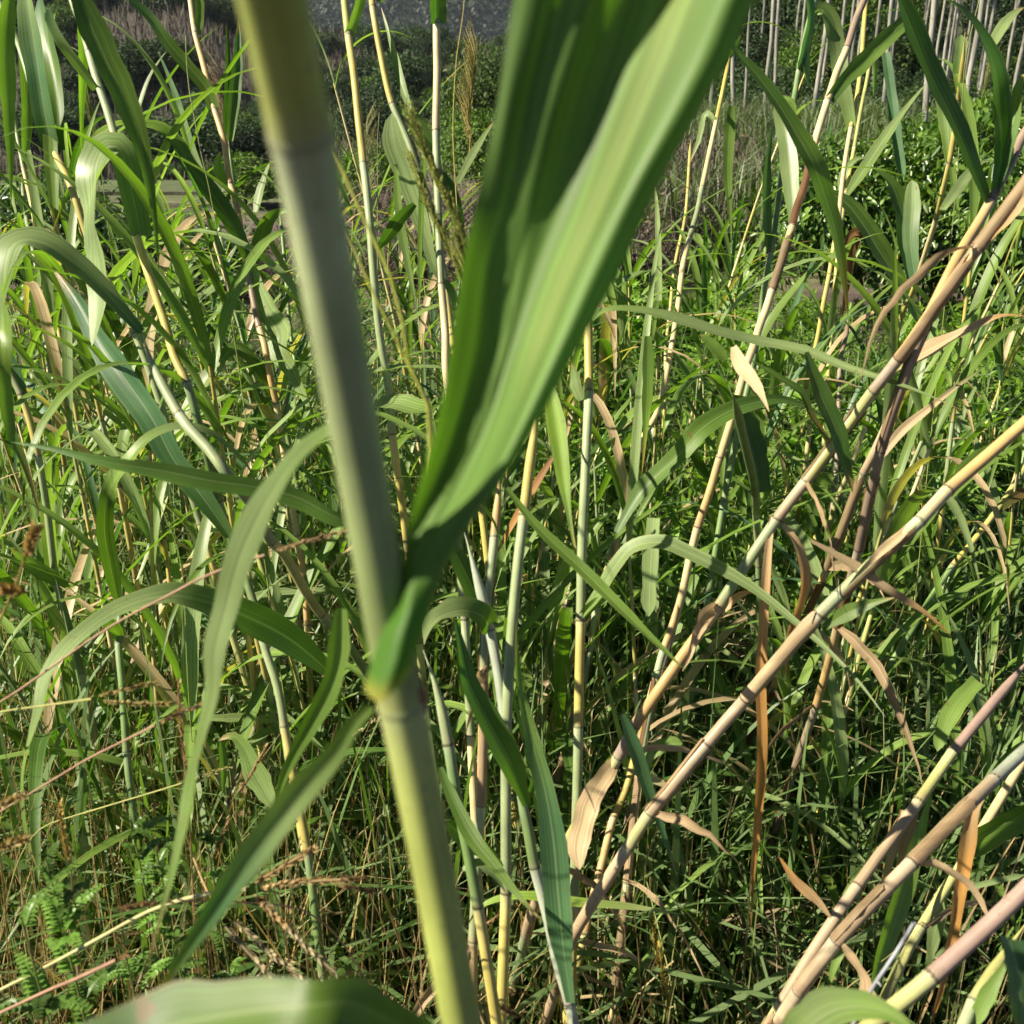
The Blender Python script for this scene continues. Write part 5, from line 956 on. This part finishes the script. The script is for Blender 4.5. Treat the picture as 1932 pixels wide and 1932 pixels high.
def ground_pts(n, r, y0, y1, a0=-.55, a1=.58, pw=1.3):
    y = y0+(y1-y0)*r.random(n)**pw; return r.uniform(a0, a1, n)*(y+.4), y
r = np.random.default_rng(55)
a = Acc(); n = 9000; x, y = ground_pts(n, r, 1.2, 9); t = r.random((n, 1)); c = np.array([.05, .105, .018])*(1-t)+np.array([.13, .21, .045])*t
a.add(*blades(n, x, y, r.uniform(.12, .45, n), r.uniform(.002, .006, n), c*r.uniform(.7, 1.2, (n, 1)), .55, 1))
n = 5000; x, y = ground_pts(n, r, 1.5, 6.5); t = r.random((n, 1)); c = np.array([.07, .14, .03])*(1-t)+np.array([.20, .28, .12])*t
a.add(*blades(n, x, y, r.uniform(.35, .95, n), r.uniform(.003, .009, n), c, .8, 2, .6, 8))
tag(obj('grass', a.mesh('grass'), M['grass']), 'dense green grass covering the ground under the reeds', 'grass', kind='stuff')
a = Acc(); n = 3000; x, y = ground_pts(n, r, 1.2, 5); 
c = np.array([[.42, .34, .14], [.34, .24, .11], [.48, .40, .22], [.30, .33, .10], [.36, .26, .09]])[r.integers(0, 5, n)]*r.uniform(.7, 1.2, (n, 1))
a.add(*blades(n, x, y, r.uniform(.2, .75, n), r.uniform(.0008, .0022, n), c, .3, 3, .1))
n2 = 900; x2, y2 = ground_pts(n2, r, 1.2, 2.8, -.58, -.02); c2 = np.array([[.46, .36, .14], [.40, .26, .11], [.50, .42, .22], [.40, .30, .10]])[r.integers(0, 4, n2)]*r.uniform(.7, 1.15, (n2, 1))
a.add(*blades(n2, x2, y2, r.uniform(.25, .65, n2), r.uniform(.0009, .0022, n2), c2, .5, 33, .15))
n = 2500; x, y = ground_pts(n, r, 1.2, 5); z = gh(x, y)+r.random(n)**2*.3; az = r.uniform(0, 6.28, n); L = r.uniform(.05, .22, n); C0 = np.stack([x, y, z], 1); dv = np.stack([np.cos(az), np.sin(az), r.normal(0, .4, n)], 1)*L[:, None]
CV = np.stack([C0-dv/2, C0+r.normal(0, .01, (n, 3)), C0+dv/2], 1); S = nz(np.cross(dv, r.normal(size=(n, 3))))[:, None]*r.uniform(.0012, .004, n)[:, None, None]
a.add(*ribbons(CV, S, np.array([.44, .34, .18])*r.uniform(.35, 1.2, (n, 1))))
tag(obj('dry_straw', a.mesh('dry_straw'), M['dry']), 'thin dry stalks and fallen straw between the reeds', 'straw', kind='stuff')
# tuft of fine dry straw under the leaning canes
for i, (fx, fy, d) in enumerate([(1360, 1190, 2.6), (1440, 1740, 2.0)]):
    p = P(fx, fy, min(d, dmax(fy))); n = 110; q = np.tile(p, (n, 1))+r.normal(0, .05, (n, 3))*[1.4, 1.4, .5]; az = r.uniform(0, 6.28, n); L = r.uniform(.06, .16, n); out = np.stack([np.cos(az), np.sin(az), r.uniform(-.5, .6, n)], 1)*L[:, None]
    b = Acc(); b.add(*ribbons(np.stack([q-out*.6, q+[0, 0, .02], q+out*.6+[0, 0, -.03]], 1), nz(np.cross(out, r.normal(size=(n, 3))))[:, None]*r.uniform(.0006, .0015, n)[:, None, None], np.array([.36, .29, .17])*r.uniform(.4, 1.2, (n, 1))))
    o = obj('straw_tuft', b.mesh('straw_tuft'), M['dry']); tag(o, ['wispy tuft of dry straw under the highest leaning cane', 'tangle of tan straw right of the upright middle cane', 'tangle of tan straw at the bottom right of the middle', 'tuft of tan straw below the tan hanging leaf'][i], 'straw', 'straw tufts')

# ---------------------------------------------------------------- air: thin haze over the whole valley
hm_ = bpy.data.materials.new('haze'); hm_.use_nodes = True; nt = hm_.node_tree; nt.nodes.clear()
pv = nt.nodes.new('ShaderNodeVolumePrincipled'); mo = nt.nodes.new('ShaderNodeOutputMaterial'); nt.links.new(pv.outputs[0], mo.inputs['Volume'])
pv.inputs['Color'].default_value = (.75, .86, 1.0, 1); pv.inputs['Density'].default_value = .0002; pv.inputs['Anisotropy'].default_value = 0.2
x0, x1, y0, y1, z0, z1 = -760, 760, -30, 930, -25, 300
V = [(x, y, z) for x in (x0, x1) for y in (y0, y1) for z in (z0, z1)]
me = bpy.data.meshes.new('haze'); me.from_pydata(V, [], [(0, 1, 3, 2), (4, 6, 7, 5), (0, 4, 5, 1), (2, 3, 7, 6), (0, 2, 6, 4), (1, 5, 7, 3)]); me.materials.append(hm_)
o = bpy.data.objects.new('haze', me); COL.objects.link(o); o['kind'] = 'stuff'; o['label'] = 'thin bluish haze over the valley'
